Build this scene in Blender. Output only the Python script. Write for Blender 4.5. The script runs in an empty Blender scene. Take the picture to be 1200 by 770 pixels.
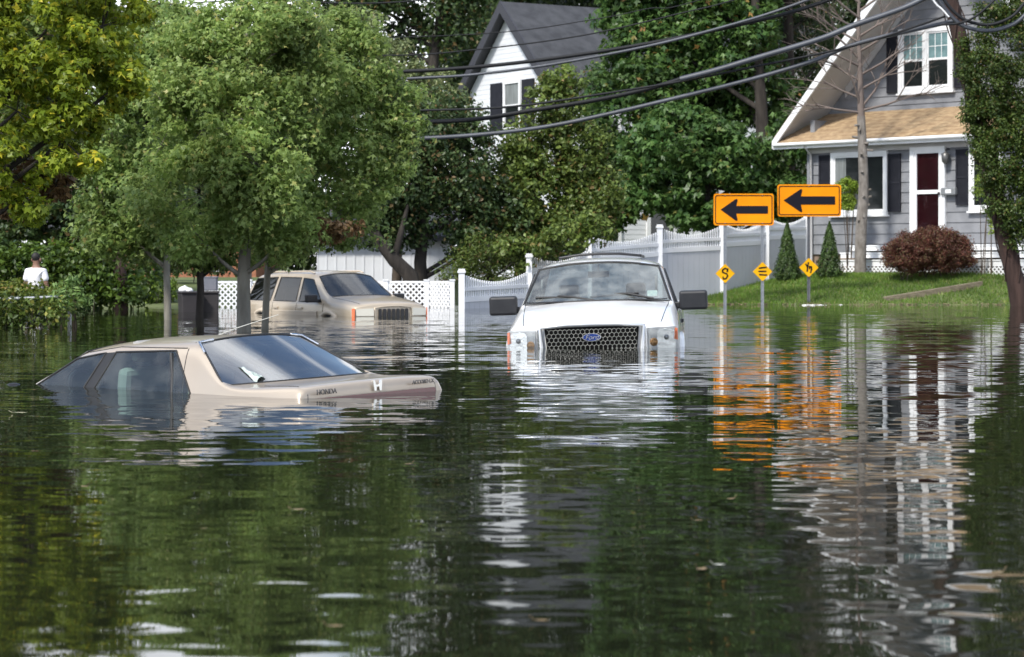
import bpy, bmesh, math, random
import numpy as np
from mathutils import Vector, Matrix
from mathutils.bvhtree import BVHTree
random.seed(7)
SC = bpy.context.scene
COL = SC.collection
PI = math.pi
V = Vector
# ------------------------------------------------------------------ camera geometry
F, HC, HY = 2700.0, 0.94, 311.0            # focal length in photo pixels, camera height, horizon row
def P(px, py, d): return V(((px-600)/F*d, d, HC-(py-HY)/F*d))
def PX(px, d): return (px-600)/F*d
def PZ(py, d): return HC-(py-HY)/F*d

# ------------------------------------------------------------------ materials
MATS = {}
def nodes(name):
    m = bpy.data.materials.new(name); m.use_nodes = True
    nt = m.node_tree
    return m, nt, nt.nodes['Principled BSDF']
def mat(name, c, rough=.6, metal=0, c2=None, nscale=6, spec=.5, coat=0, bump=0, bscale=40, stretch=None, detail=4, emit=None):
    if name in MATS: return MATS[name]
    m, nt, b = nodes(name)
    b.inputs['Base Color'].default_value = (*c, 1)
    b.inputs['Roughness'].default_value = rough
    b.inputs['Metallic'].default_value = metal
    b.inputs['Specular IOR Level'].default_value = spec
    b.inputs['Coat Weight'].default_value = coat
    b.inputs['Coat Roughness'].default_value = .06
    tc = nt.nodes.new('ShaderNodeTexCoord')
    mp = nt.nodes.new('ShaderNodeMapping')
    nt.links.new(tc.outputs['Object'], mp.inputs[0])
    if stretch: mp.inputs['Scale'].default_value = stretch
    if c2 is not None:
        n = nt.nodes.new('ShaderNodeTexNoise'); n.inputs['Scale'].default_value = nscale; n.inputs['Detail'].default_value = detail
        nt.links.new(mp.outputs[0], n.inputs['Vector'])
        r = nt.nodes.new('ShaderNodeValToRGB')
        r.color_ramp.elements[0].position = .35; r.color_ramp.elements[1].position = .68
        r.color_ramp.elements[0].color = (*c, 1); r.color_ramp.elements[1].color = (*c2, 1)
        nt.links.new(n.outputs['Fac'], r.inputs[0]); nt.links.new(r.outputs[0], b.inputs['Base Color'])
    if bump:
        n2 = nt.nodes.new('ShaderNodeTexNoise'); n2.inputs['Scale'].default_value = bscale; n2.inputs['Detail'].default_value = 5
        nt.links.new(mp.outputs[0], n2.inputs['Vector'])
        bp = nt.nodes.new('ShaderNodeBump'); bp.inputs['Strength'].default_value = bump; bp.inputs['Distance'].default_value = .02
        nt.links.new(n2.outputs['Fac'], bp.inputs['Height']); nt.links.new(bp.outputs[0], b.inputs['Normal'])
    MATS[name] = m
    return m
def leafmat(name, ca, cb, cc=None, pc=.06, trans=.32, nscale=.9):
    """each leaf its own tone; broad noise gives light and dark sprays; a share pc of leaves take colour cc"""
    if name in MATS: return MATS[name]
    m, nt, b = nodes(name); L = nt.links.new; N = nt.nodes.new
    g = N('ShaderNodeNewGeometry')
    r = N('ShaderNodeValToRGB'); cr = r.color_ramp
    cr.elements[0].color = (*ca, 1); cr.elements[1].color = (*cb, 1)
    cr.elements[0].position = .1; cr.elements[1].position = .92 if cc is None else .97-pc
    if cc is not None:
        cr.elements[1].position = 1-pc-.02
        e = cr.elements.new(1-pc); e.color = (*cc, 1)
    tc = N('ShaderNodeTexCoord'); n = N('ShaderNodeTexNoise'); n.inputs['Scale'].default_value = nscale; n.inputs['Detail'].default_value = 2
    L(tc.outputs['Object'], n.inputs['Vector'])
    L(g.outputs['Random Per Island'], r.inputs[0])
    hsv = N('ShaderNodeHueSaturation')
    mr = N('ShaderNodeMapRange'); mr.inputs[1].default_value = .3; mr.inputs[2].default_value = .7; mr.inputs[3].default_value = .68; mr.inputs[4].default_value = 1.3
    L(n.outputs['Fac'], mr.inputs[0]); L(mr.outputs[0], hsv.inputs['Value']); L(r.outputs[0], hsv.inputs['Color'])
    L(hsv.outputs[0], b.inputs['Base Color'])
    b.inputs['Roughness'].default_value = .42; b.inputs['Specular IOR Level'].default_value = .33
    tr = N('ShaderNodeBsdfTranslucent'); mx = N('ShaderNodeMixShader'); mx.inputs[0].default_value = trans
    h2 = N('ShaderNodeHueSaturation'); h2.inputs['Value'].default_value = 1.5; h2.inputs['Hue'].default_value = .485
    L(hsv.outputs[0], h2.inputs['Color']); L(h2.outputs[0], tr.inputs['Color'])
    L(b.outputs[0], mx.inputs[1]); L(tr.outputs[0], mx.inputs[2])
    L(mx.outputs[0], nt.nodes['Material Output'].inputs['Surface'])
    MATS[name] = m
    return m
def glassmat(name, tint=(.75, .85, .85), ior=1.6, rough=.02, film=0.0):
    """thin pane: tinted see-through with a Fresnel mirror layer and a little dust film"""
    if name in MATS: return MATS[name]
    m, nt, b = nodes(name); L = nt.links.new; N = nt.nodes.new
    t = N('ShaderNodeBsdfTransparent'); t.inputs[0].default_value = (*tint, 1)
    gl = N('ShaderNodeBsdfGlossy'); gl.inputs['Roughness'].default_value = rough; gl.inputs['Color'].default_value = (1, 1, 1, 1)
    fr = N('ShaderNodeFresnel'); fr.inputs['IOR'].default_value = ior
    mx = N('ShaderNodeMixShader'); L(fr.outputs[0], mx.inputs[0]); L(t.outputs[0], mx.inputs[1]); L(gl.outputs[0], mx.inputs[2])
    out = mx
    if film:
        d = N('ShaderNodeBsdfDiffuse'); d.inputs[0].default_value = (.5, .52, .5, 1)
        mf = N('ShaderNodeMixShader'); n = N('ShaderNodeTexNoise'); n.inputs['Scale'].default_value = 5; n.inputs['Detail'].default_value = 6
        mr = N('ShaderNodeMapRange'); mr.inputs[1].default_value = .4; mr.inputs[2].default_value = .75; mr.inputs[3].default_value = film*.4; mr.inputs[4].default_value = film*1.8
        tc = N('ShaderNodeTexCoord'); L(tc.outputs['Object'], n.inputs['Vector']); L(n.outputs['Fac'], mr.inputs[0]); L(mr.outputs[0], mf.inputs[0])
        L(mx.outputs[0], mf.inputs[1]); L(d.outputs[0], mf.inputs[2]); out = mf
    L(out.outputs[0], nt.nodes['Material Output'].inputs['Surface'])
    MATS[name] = m
    return m

# ------------------------------------------------------------------ objects
ORG = {}
def tag(o, label=None, cat=None, group=None, kind=None):
    if label: o['label'] = label
    if cat: o['category'] = cat
    if group: o['group'] = group
    if kind: o['kind'] = kind
    return o
def thing(name, label, cat, loc=(0, 0, 0), group=None, local=False, rot=None):
    o = bpy.data.objects.new(name, None); COL.objects.link(o)
    o.empty_display_size = .2
    o.location = loc
    if rot is not None: o.rotation_euler = rot
    ORG[o.name] = V((0, 0, 0)) if local else V(loc)
    return tag(o, label, cat, group)
def link_mesh(name, me, material, parent=None, org=None, label=None):
    o = bpy.data.objects.new(name, me); COL.objects.link(o)
    for m in (material if isinstance(material, (list, tuple)) else [material]): me.materials.append(m)
    if parent is not None:
        o.parent = parent; ORG[o.name] = ORG[parent.name]
        if ORG[parent.name].length > 0: me.transform(Matrix.Translation(-ORG[parent.name]))
    elif org is not None:
        me.transform(Matrix.Translation(-V(org))); o.location = org; ORG[o.name] = V(org)
    else: ORG[o.name] = V((0, 0, 0))
    if label: o['label'] = label
    return o
class MB:
    def __init__(s): s.v = []; s.f = []; s.sm = []
    def add(s, vs, fs, smooth=False):
        k = len(s.v); s.v += [V(p) for p in vs]; s.f += [[i+k for i in f] for f in fs]; s.sm += [smooth]*len(fs)
        return s
    def box(s, c, size, R=None):
        x, y, z = [a/2 for a in size]
        vs = [V((i*x, j*y, k*z)) for k in (-1, 1) for j in (-1, 1) for i in (-1, 1)]
        if R is not None: vs = [R @ p for p in vs]
        return s.add([p+V(c) for p in vs], [(0, 2, 3, 1), (4, 5, 7, 6), (0, 1, 5, 4), (2, 6, 7, 3), (0, 4, 6, 2), (1, 3, 7, 5)])
    def hexa(s, q0, q1):      # two quads, front and back
        return s.add(list(q0)+list(q1), [(0, 1, 2, 3), (7, 6, 5, 4), (0, 4, 5, 1), (1, 5, 6, 2), (2, 6, 7, 3), (3, 7, 4, 0)])
    def tube(s, pts, rad, n=8, cap=True, smooth=True, flat=None):
        pts = [V(p) for p in pts]
        if not isinstance(rad, (list, tuple)): rad = [rad]*len(pts)
        vs = []; fs = []; prev = None
        for i, p in enumerate(pts):
            t = (pts[min(i+1, len(pts)-1)]-pts[max(i-1, 0)])
            if t.length < 1e-9: t = V((0, 0, 1))
            t.normalize()
            if prev is None: u = t.orthogonal().normalized()
            else:
                u = prev - t*prev.dot(t)
                u = u.normalized() if u.length > 1e-6 else t.orthogonal().normalized()
            prev = u; w = t.cross(u)
            for k in range(n):
                a = 2*PI*k/n
                vs.append(p+(u*math.cos(a)+w*math.sin(a))*rad[i])
        for i in range(len(pts)-1):
            for k in range(n):
                fs.append((i*n+k, i*n+(k+1) % n, (i+1)*n+(k+1) % n, (i+1)*n+k))
        s.add(vs, fs, smooth)
        if cap:
            e = (len(pts)-1)*n
            s.add(vs[:n], [tuple(reversed(range(n)))]); s.add(vs[e:], [tuple(range(n))])
        return s
    def prism(s, poly, o, u, v, th):       # flat outline poly in the frame (u, v), thickness th along u x v
        o, u, v = V(o), V(u), V(v); w = u.cross(v).normalized()*th; n = len(poly)
        vs = [o+u*a+v*b for a, b in poly]; vs += [p+w for p in vs]
        return s.add(vs, [tuple(reversed(range(n))), tuple(range(n, 2*n))]+[(i, (i+1) % n, n+(i+1) % n, n+i) for i in range(n)])
    def ball(s, c, r, nu=12, nv=8):
        r = V((r, r, r)) if not isinstance(r, (tuple, list, Vector)) else V(r); c = V(c)
        vs = [c+V((r.x*math.sin(PI*j/nv)*math.cos(2*PI*i/nu), r.y*math.sin(PI*j/nv)*math.sin(2*PI*i/nu), r.z*math.cos(PI*j/nv))) for j in range(1, nv) for i in range(nu)]
        top, bot = len(vs), len(vs)+1; vs += [c+V((0, 0, r.z)), c-V((0, 0, r.z))]
        fs = [(j*nu+i, (j+1)*nu+i, (j+1)*nu+(i+1) % nu, j*nu+(i+1) % nu) for j in range(nv-2) for i in range(nu)]
        fs += [(top, i, (i+1) % nu) for i in range(nu)]+[(bot, (nv-2)*nu+(i+1) % nu, (nv-2)*nu+i) for i in range(nu)]
        return s.add(vs, fs, True)
    def mesh(s, name):
        me = bpy.data.meshes.new(name); me.from_pydata([tuple(p) for p in s.v], [], s.f)
        me.polygons.foreach_set('use_smooth', s.sm); me.update()
        return me
    def build(s, name, material, parent=None, org=None, label=None, bevel=0, fix=True):
        me = s.mesh(name)
        if fix:
            bm = bmesh.new(); bm.from_mesh(me); bmesh.ops.recalc_face_normals(bm, faces=bm.faces); bm.to_mesh(me); bm.free()
        o = link_mesh(name, me, material, parent, org, label)
        if bevel:
            md = o.modifiers.new('bevel', 'BEVEL'); md.width = bevel; md.segments = 2; md.limit_method = 'ANGLE'
        return o
def rect(a0, b0, a1, b1): return [(a0, b0), (a1, b0), (a1, b1), (a0, b1)]
def rrect(a0, b0, a1, b1, r, n=4):
    out = []
    for cx, cy, st in ((a1-r, b0+r, -90), (a1-r, b1-r, 0), (a0+r, b1-r, 90), (a0+r, b0+r, 180)):
        for k in range(n+1):
            a = math.radians(st+90*k/n); out.append((cx+r*math.cos(a), cy+r*math.sin(a)))
    return out
def subsurf(me, lvl=2):
    o = bpy.data.objects.new('temporary', me); COL.objects.link(o)
    md = o.modifiers.new('s', 'SUBSURF'); md.levels = lvl; md.render_levels = lvl
    bpy.context.view_layer.update()
    dg = bpy.context.evaluated_depsgraph_get()
    m2 = bpy.data.meshes.new_from_object(o.evaluated_get(dg))
    bpy.data.objects.remove(o); bpy.data.meshes.remove(me)
    m2.polygons.foreach_set('use_smooth', [True]*len(m2.polygons))
    return m2
def textmesh(s, size, depth=.003, shear=0):
    cu = bpy.data.curves.new('lettering', 'FONT'); cu.body = s; cu.size = size; cu.extrude = depth; cu.shear = shear
    cu.align_x = 'CENTER'; cu.align_y = 'CENTER'
    o = bpy.data.objects.new('temporary', cu); COL.objects.link(o)
    bpy.context.view_layer.update()
    me = bpy.data.meshes.new_from_object(o.evaluated_get(bpy.context.evaluated_depsgraph_get()))
    bpy.data.objects.remove(o); bpy.data.curves.remove(cu)
    return me
def frame(o, u, v):          # 4x4 placing local x along u, y along v
    u, v = V(u).normalized(), V(v).normalized(); w = u.cross(v).normalized(); v = w.cross(u)
    return Matrix(((u.x, v.x, w.x, o[0]), (u.y, v.y, w.y, o[1]), (u.z, v.z, w.z, o[2]), (0, 0, 0, 1)))

# ------------------------------------------------------------------ foliage
def leaf_mesh(name, pos, nrm, size, rng, aspect=.62, droop=.35):
    n = len(pos); lobed = aspect >= .9
    nrm = nrm/np.maximum(np.linalg.norm(nrm, axis=1, keepdims=True), 1e-6)
    d = rng.normal(size=(n, 3)); d[:, 2] -= droop*1.5
    d -= nrm*np.sum(d*nrm, axis=1, keepdims=True)
    d /= np.maximum(np.linalg.norm(d, axis=1, keepdims=True), 1e-6)
    w = np.cross(nrm, d)
    L = (size*rng.uniform(.65, 1.25, n))[:, None]; W = L*aspect*.5
    fold = nrm*L*rng.uniform(.02, .16, n)[:, None]
    if lobed:      # three-pointed leaf
        dr = nrm*L*rng.uniform(.0, .28, n)[:, None]; w = w*rng.uniform(.75, 1.1, n)[:, None]
        v = np.stack([pos-d*L*.4, pos+d*L*.05+w*L*.5-dr, pos+d*L*.1+w*L*.15, pos+d*L*.62-dr, pos+d*L*.1-w*L*.15, pos+d*L*.05-w*L*.5-dr], 1).reshape(-1, 3)
        i = np.arange(n)*6; tri = np.stack([i, i+2, i+1, i, i+3, i+2, i, i+4, i+3, i, i+5, i+4], 1).reshape(-1); nt = 4*n; nv = 6*n
        return tri_mesh(name, v, tri, nv, nt)
    a = pos-d*L*.5; b = pos-d*L*.08+w*W+fold; c = pos+d*L*.5-nrm*L*.1; e = pos-d*L*.08-w*W+fold
    v = np.stack([a, b, c, e], 1).reshape(-1, 3)
    idx = np.arange(n)*4
    tri = np.stack([idx, idx+1, idx+2, idx, idx+2, idx+3], 1).reshape(-1)
    me = bpy.data.meshes.new(name)
    me.vertices.add(4*n); me.vertices.foreach_set('co', v.astype(np.float32).ravel())
    me.loops.add(6*n); me.loops.foreach_set('vertex_index', tri.astype(np.int32))
    me.polygons.add(2*n); me.polygons.foreach_set('loop_start', np.arange(2*n, dtype=np.int32)*3)
    me.polygons.foreach_set('loop_total', np.full(2*n, 3, np.int32))
    me.update(calc_edges=True)
    return me
def tri_mesh(name, v, tri, nv, nt):
    me = bpy.data.meshes.new(name)
    me.vertices.add(nv); me.vertices.foreach_set('co', v.astype(np.float32).ravel())
    me.loops.add(3*nt); me.loops.foreach_set('vertex_index', tri.astype(np.int32))
    me.polygons.add(nt); me.polygons.foreach_set('loop_start', np.arange(nt, dtype=np.int32)*3)
    me.polygons.foreach_set('loop_total', np.full(nt, 3, np.int32)); me.update(calc_edges=True)
    return me
def cluster_points(cl, per, rng, flat=.75):
    """cl: array (k,4) of centre and radius -> leaf positions, normals"""
    k = len(cl); c = np.repeat(cl[:, :3], per, 0); r = np.repeat(cl[:, 3], per)
    u = rng.normal(size=(k*per, 3)); u /= np.linalg.norm(u, axis=1, keepdims=True)
    rad = rng.uniform(0, 1, k*per)**.45
    off = u*(rad*r)[:, None]; off[:, 2] *= flat
    nr = u*.75+rng.normal(size=(k*per, 3))*.55+np.array([0, 0, .55])
    return c+off, nr
def make_clusters(lobes, dens, crad, rng):
    out = []
    for (c, r) in lobes:
        area = 4*PI*((r.x*r.y+r.x*r.z+r.y*r.z)/3)
        n = max(5, int(dens*area))
        u = rng.normal(size=(n, 3)); u /= np.linalg.norm(u, axis=1, keepdims=True)
        t = rng.uniform(.38, 1.0, n)**.6
        p = np.array(c)[None]+u*t[:, None]*np.array(r)[None]
        out.append(np.concatenate([p, (crad*rng.uniform(.6, 1.3, n))[:, None]], 1))
    return np.concatenate(out)
def tree(name, label, group, base, top, trunk_r, lobes, leaf, per, dens, crad, lmat, bark, seed, twigs=.5, bend=.15, cat='tree', mid=None, aspect=.62):
    """lobes: list of (centre, radii) in world metres; the trunk, its limbs and twigs reach into every lobe"""
    rng = np.random.default_rng(seed); rd = random.Random(seed)
    base, top = V(base), V(top)
    t = thing(name, label, cat, base, group)
    mb = MB()
    N = 7; tp = []
    for i in range(N):
        f = i/(N-1); q = base.lerp(top, f)
        if mid is not None: q = base*(1-f)**2+V(mid)*2*f*(1-f)+top*f*f
        if 0 < i: q += V((rd.uniform(-1, 1), rd.uniform(-1, 1), 0))*bend*trunk_r*2.2
        tp.append(q)
    tr = [trunk_r*(1.25 if i == 0 else 1-.72*(i/(N-1))) for i in range(N)]
    mb.tube(tp, tr, 10)
    cl = make_clusters(lobes, dens, crad, rng)
    zt = [p.z for p in tp]
    def trunk_at(z):
        z = min(max(z, zt[0]), zt[-1])
        for i in range(N-1):
            if z <= zt[i+1]: return tp[i].lerp(tp[i+1], (z-zt[i])/max(zt[i+1]-zt[i], 1e-4)), tr[i]
        return tp[-1], tr[-1]
    nodes_ = []
    for (c, r) in lobes:
        c = V(c); h = math.hypot(c.x-base.x, c.y-base.y)
        z0 = c.z-max(.25*r.z, .75*h); z0 = max(z0, base.z+.25*(top.z-base.z))
        s, r0 = trunk_at(z0)
        m = s.lerp(c, .5)+V((rd.uniform(-.1, .1), rd.uniform(-.1, .1), -.06*h))
        rr = min(r0*.45, trunk_r*.32)
        pts = [s*(1-f)**2+m*2*f*(1-f)+c*f*f for f in (0, .25, .5, .75, 1)]
        mb.tube(pts, [rr, rr*.85, rr*.7, rr*.55, rr*.4], 6, cap=False)
        nodes_ += [(q, rr*.5) for q in pts[1:]]
    nn = np.array([list(q) for q, _ in nodes_])
    for i in range(len(cl)):
        if rd.random() > twigs: continue
        c = V(cl[i, :3]); k = int(np.argmin(((nn-cl[i, :3])**2).sum(1)))
        s, r0 = nodes_[k]
        m = s.lerp(c, .55)+V((rd.uniform(-.1, .1), rd.uniform(-.1, .1), -.05))
        mb.tube([s, m, c], [r0*.45, r0*.3, r0*.12], 4, cap=False)
    mb.build('trunk', bark, t, fix=False)
    pos, nr = cluster_points(cl, per, rng)
    me = leaf_mesh('crown', pos, nr, leaf, rng, aspect)
    link_mesh('crown', me, lmat, t)
    return t
def lobes_px(d, lst, depth=.8):
    """(px, py, half width px, half height px, depth offset m) -> world lobes at distance d"""
    out = []
    for px, py, rx, ry, dy in lst:
        dd = d+dy; s = F/dd
        out.append((P(px, py, dd), V((rx/s, rx/s*depth, ry/s))))
    return out
def bush(name, label, loc, shapes, leaf, per, dens, crad, lmat, seed, group=None, cat='shrub', bark=None, stems=6, aspect=.6, part='foliage'):
    rng = np.random.default_rng(seed); rd = random.Random(seed)
    t = thing(name, label, cat, loc, group)
    cl = make_clusters(shapes, dens, crad, rng)
    pos, nr = cluster_points(cl, per, rng)
    link_mesh(part, leaf_mesh(part, pos, nr, leaf, rng, aspect), lmat, t)
    mb = MB()
    sr = .5
    for k in range(stems):
        c, r = shapes[k % len(shapes)]
        tip = V(c)+V((rd.uniform(-.6, .6)*r.x, rd.uniform(-.5, .5)*r.y, rd.uniform(.2, .8)*r.z))
        b = V((c[0]+rd.uniform(-.2, .2)*r.x, c[1]+rd.uniform(-.2, .2)*r.y, loc[2]-.05))
        mb.tube([b, b.lerp(tip, .5)+V((0, 0, .05)), tip], [.03*sr, .02*sr, .008*sr], 5)
    if stems: mb.build('stem', bark or M_bark, t, fix=False)
    return t
def ell(c, r): return (V(c), V(r))

# ------------------------------------------------------------------ shared materials
M_bark = mat('bark_brown', (.05, .038, .03), .9, c2=(.11, .085, .065), nscale=9, bump=.9, bscale=25, stretch=(1, 1, .25))
M_barkd = mat('bark_dark', (.022, .018, .015), .95, c2=(.05, .042, .035), nscale=8, bump=.9, bscale=22, stretch=(1, 1, .25))
M_barkg = mat('bark_grey', (.13, .12, .10), .9, c2=(.22, .21, .175), nscale=7, bump=.6, bscale=30, stretch=(1, 1, .3))
M_barkr = mat('bark_reddish', (.028, .015, .012), .95, c2=(.06, .034, .027), nscale=10, bump=.9, bscale=30, stretch=(1, 1, .12))
M_white = mat('white_paint', (.78, .79, .8), .45, c2=(.7, .71, .72), nscale=2)
M_vinyl = mat('white_vinyl', (.8, .81, .83), .35, c2=(.72, .73, .75), nscale=1.3)
M_gpanel = mat('grey_vinyl_panel', (.52, .535, .575), .45, c2=(.48, .495, .535), nscale=1.1)
M_black = mat('black_plastic', (.018, .018, .02), .4, spec=.4)
M_rubber = mat('black_rubber', (.012, .012, .013), .55)
M_dark = mat('dark_interior', (.03, .03, .033), .8)
M_greyint = mat('grey_cloth', (.27, .27, .26), .9)
M_steel = mat('galvanised_steel', (.38, .4, .42), .45, .75, c2=(.3, .31, .33), nscale=14)
M_chrome = mat('chrome', (.75, .76, .78), .12, 1)
M_leafg = leafmat('leaf_fresh_green', (.13, .205, .05), (.28, .37, .115), (.38, .37, .12), .03, trans=.48)
M_leafg2 = leafmat('leaf_mid_green', (.09, .155, .036), (.23, .31, .085), (.27, .25, .08), .02, trans=.4)
M_leafy = leafmat('leaf_yellow_green', (.11, .17, .014), (.30, .37, .035), (.58, .52, .05), .06, trans=.45)
M_leafbr = leafmat('leaf_dead_brown', (.10, .062, .028), (.23, .15, .07), None)
M_leafd = leafmat('leaf_dark_green', (.03, .06, .02), (.09, .135, .046), (.16, .11, .045), .06)
M_leafo = leafmat('leaf_olive', (.06, .10, .02), (.165, .22, .05), (.2, .14, .05), .04)
M_leafm = leafmat('leaf_maple_green', (.03, .075, .018), (.105, .185, .046), (.25, .14, .04), .005)
M_leafp = leafmat('leaf_pale_green', (.1, .135, .05), (.2, .235, .1), (.3, .28, .12), .06)
M_leaff = leafmat('leaf_far_green', (.02, .035, .013), (.06, .085, .028), None, nscale=.5)
M_needle = leafmat('needle_green', (.03, .065, .014), (.075, .125, .03), None, trans=.15, nscale=3)
M_maroon = leafmat('leaf_maroon', (.07, .03, .022), (.20, .08, .055), (.17, .13, .06), .2, nscale=2)
M_vine = leafmat('leaf_vine_green', (.03, .06, .012), (.1, .145, .03), (.16, .12, .04), .04, nscale=1.5)
M_hedge = leafmat('leaf_hedge_green', (.055, .09, .014), (.15, .185, .03), (.2, .15, .04), .05, nscale=1.5)
M_hedged = leafmat('leaf_dark_hedge', (.03, .062, .010), (.10, .165, .022), None, nscale=.8)
M_bright = leafmat('leaf_bright_lime', (.12, .2, .02), (.24, .32, .05), None, nscale=2)
#@@PART2
# ------------------------------------------------------------------ vehicles
def loft(st, holes, lvl=2, M=9):
    """st: stations, each M half-section points (x, y, z) from sill to centre line; holes: name -> [(side, station, point)]"""
    nc = 2*M-1; vs = []
    for s in st:
        vs += [tuple(p) for p in s]+[(s[j][0], -s[j][1], s[j][2]) for j in range(M-2, -1, -1)]
    cut = {}
    for name, cells in holes.items():
        for side, i, j in cells:
            for sd in (('L', 'R') if side == 'B' else (side,)):
                cut[(i, j if sd == 'L' else nc-2-j)] = name
    def q(i, k): return (i*nc+k, i*nc+k+1, (i+1)*nc+k+1, (i+1)*nc+k)
    body = [q(i, k) for i in range(len(st)-1) for k in range(nc-1) if (i, k) not in cut]
    e = (len(st)-1)*nc
    for b in (0, e):      # close the two ends with strips
        for k in range(M-1):
            a, c = b+k, b+nc-1-k
            if k < M-2: body.append((a, a+1, c-1, c))
            else: body.append((a, a+1, c))
    hc = {}      # corners of openings stay square
    for (i, k), nm in cut.items():
        for a in q(i, k): hc.setdefault((nm, a), 0); hc[(nm, a)] += 1
    sharp = {a for (nm, a), c in hc.items() if c == 1}
    def mk(name, fs):
        used = sorted({i for f in fs for i in f}); mp = {o: n for n, o in enumerate(used)}
        me = bpy.data.meshes.new(name); me.from_pydata([vs[i] for i in used], [], [[mp[i] for i in f] for f in fs])
        bm = bmesh.new(); bm.from_mesh(me); bmesh.ops.recalc_face_normals(bm, faces=bm.faces)
        if name != 'body':
            f = next(iter(bm.faces)); 
            if f.normal.dot(f.calc_center_median()-V((0, 0, .6))) < 0: bmesh.ops.reverse_faces(bm, faces=bm.faces)
        bm.to_mesh(me); bm.free()
        at = me.attributes.new('crease_vert', 'FLOAT', 'POINT')
        for o, n in mp.items(): at.data[n].value = .93 if o in sharp else 0
        return subsurf(me, lvl)
    out = {n: mk(n, [q(i, k) for (i, k), nm in cut.items() if nm == n]) for n in holes}
    return mk('body', body), out
def boundary_loops(me):
    cnt = {}
    for p in me.polygons:
        vv = list(p.vertices)
        for a, b in zip(vv, vv[1:]+vv[:1]): cnt[(min(a, b), max(a, b))] = cnt.get((min(a, b), max(a, b)), 0)+1
    adj = {}
    for (a, b), c in cnt.items():
        if c == 1: adj.setdefault(a, []).append(b); adj.setdefault(b, []).append(a)
    loops = []; seen = set()
    for s in adj:
        if s in seen: continue
        lp = [s]; seen.add(s); cur = s
        while True:
            nx = [x for x in adj[cur] if x not in seen]
            if not nx: break
            cur = nx[0]; seen.add(cur); lp.append(cur)
        loops.append([me.vertices[i].co.copy() for i in lp])
    return loops
def trim_from(me, name, r, material, parent):
    mb = MB()
    for lp in boundary_loops(me): mb.tube(lp+[lp[0], lp[1]], r, 6, cap=False)
    return mb.build(name, material, parent, fix=False)
def bvh_of(me):
    return BVHTree.FromPolygons([v.co for v in me.vertices], [list(p.vertices) for p in me.polygons])
def seam(root, bvh, pts, direction, r=.004):
    d = V(direction).normalized(); out = []
    for a, b in zip(pts, pts[1:]):
        a, b = V(a), V(b); n = max(2, int((b-a).length/.05))
        for k in range(n+1):
            h = bvh.ray_cast(a.lerp(b, k/n)-d*2, d)
            if h[0] is not None: out.append(h[0])
    if len(out) > 1:
        mb = MB(); mb.tube(out, r, 5); mb.build('panel_seam', M_rubber, root, fix=False)
def seat(root, x, y, z, w=.5, label=None, bench=False, headrest=True, back=.62, tilt=.2):
    mb = MB(); R = Matrix.Rotation(-tilt, 3, 'Y')
    mb.box((x+.25, y, z+.07), (.5, w, .16)); mb.box((x-.06, y, z+.1+back/2), (.13, w*.92, back), R)
    s = mb.build('seat', M_greyint, root, bevel=.05)
    if headrest:
        for dy in ((-w*.28, w*.28) if bench else (0,)):
            hb = MB(); hb.box((x-.06-tilt*(back*.5+.12), y+dy, z+back+.22), (.09, .25, .17), R); hb.build('headrest', M_greyint, s, bevel=.04)
    return s
def steering(root, c, r=.19, tilt=.9):
    mb = MB(); R = Matrix.Rotation(tilt, 3, 'Y'); c = V(c)
    ring = [c+R @ V((0, r*math.cos(a), r*math.sin(a))) for a in [2*PI*k/24 for k in range(25)]]
    mb.tube(ring, .016, 6, cap=False)
    for a in (0, PI, -PI/2): mb.tube([c, c+R @ V((0, r*math.cos(a), r*math.sin(a)))], .018, 5)
    mb.ball(c, (.03, .07, .07)); mb.tube([c, c+R @ V((.4, 0, 0))], .025, 6)
    return mb.build('steering_wheel', M_black, root, fix=False)
def lettering(name, s, size, M4, material, parent, shear=0, depth=.004):
    me = textmesh(s, size, depth, shear); me.transform(M4)
    return link_mesh(name, me, material, parent)

# ---- beige sedan, roof deep in the water
M_beige = mat('champagne_paint', (.40, .34, .27), .32, .2, c2=(.37, .31, .243), nscale=2.2, coat=.6)
M_gl_sed = glassmat('sedan_glass', (.70, .88, .84), 1.6, .015, .06)
M_gl_rear = glassmat('sedan_rear_glass', (.6, .75, .88), 3.8, .015, .03)
M_red = mat('red_lens', (.09, .004, .01), .12, coat=.5)
M_orange = mat('orange_lens', (.75, .16, .05), .15, coat=.5)
def S(xs, ys, zs): return [V(p) for p in zip(xs, ys, zs)]
yaw = math.radians(180-40.5)
fw = V((math.cos(yaw), math.sin(yaw), 0)); lf = V((-fw.y, fw.x, 0))
corner = V((PX(355, 16.25), 16.25, 0))
org = corner-fw*(-2.09)-lf*.74
sedan = thing('sedan', 'beige four-door sedan sunk to its windows with its trunk towards the camera', 'car', (org.x, org.y, -.972), local=True, rot=(math.radians(-1.5), math.radians(3.0), yaw)); sedan.scale = (.975, .975, .975)
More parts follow.
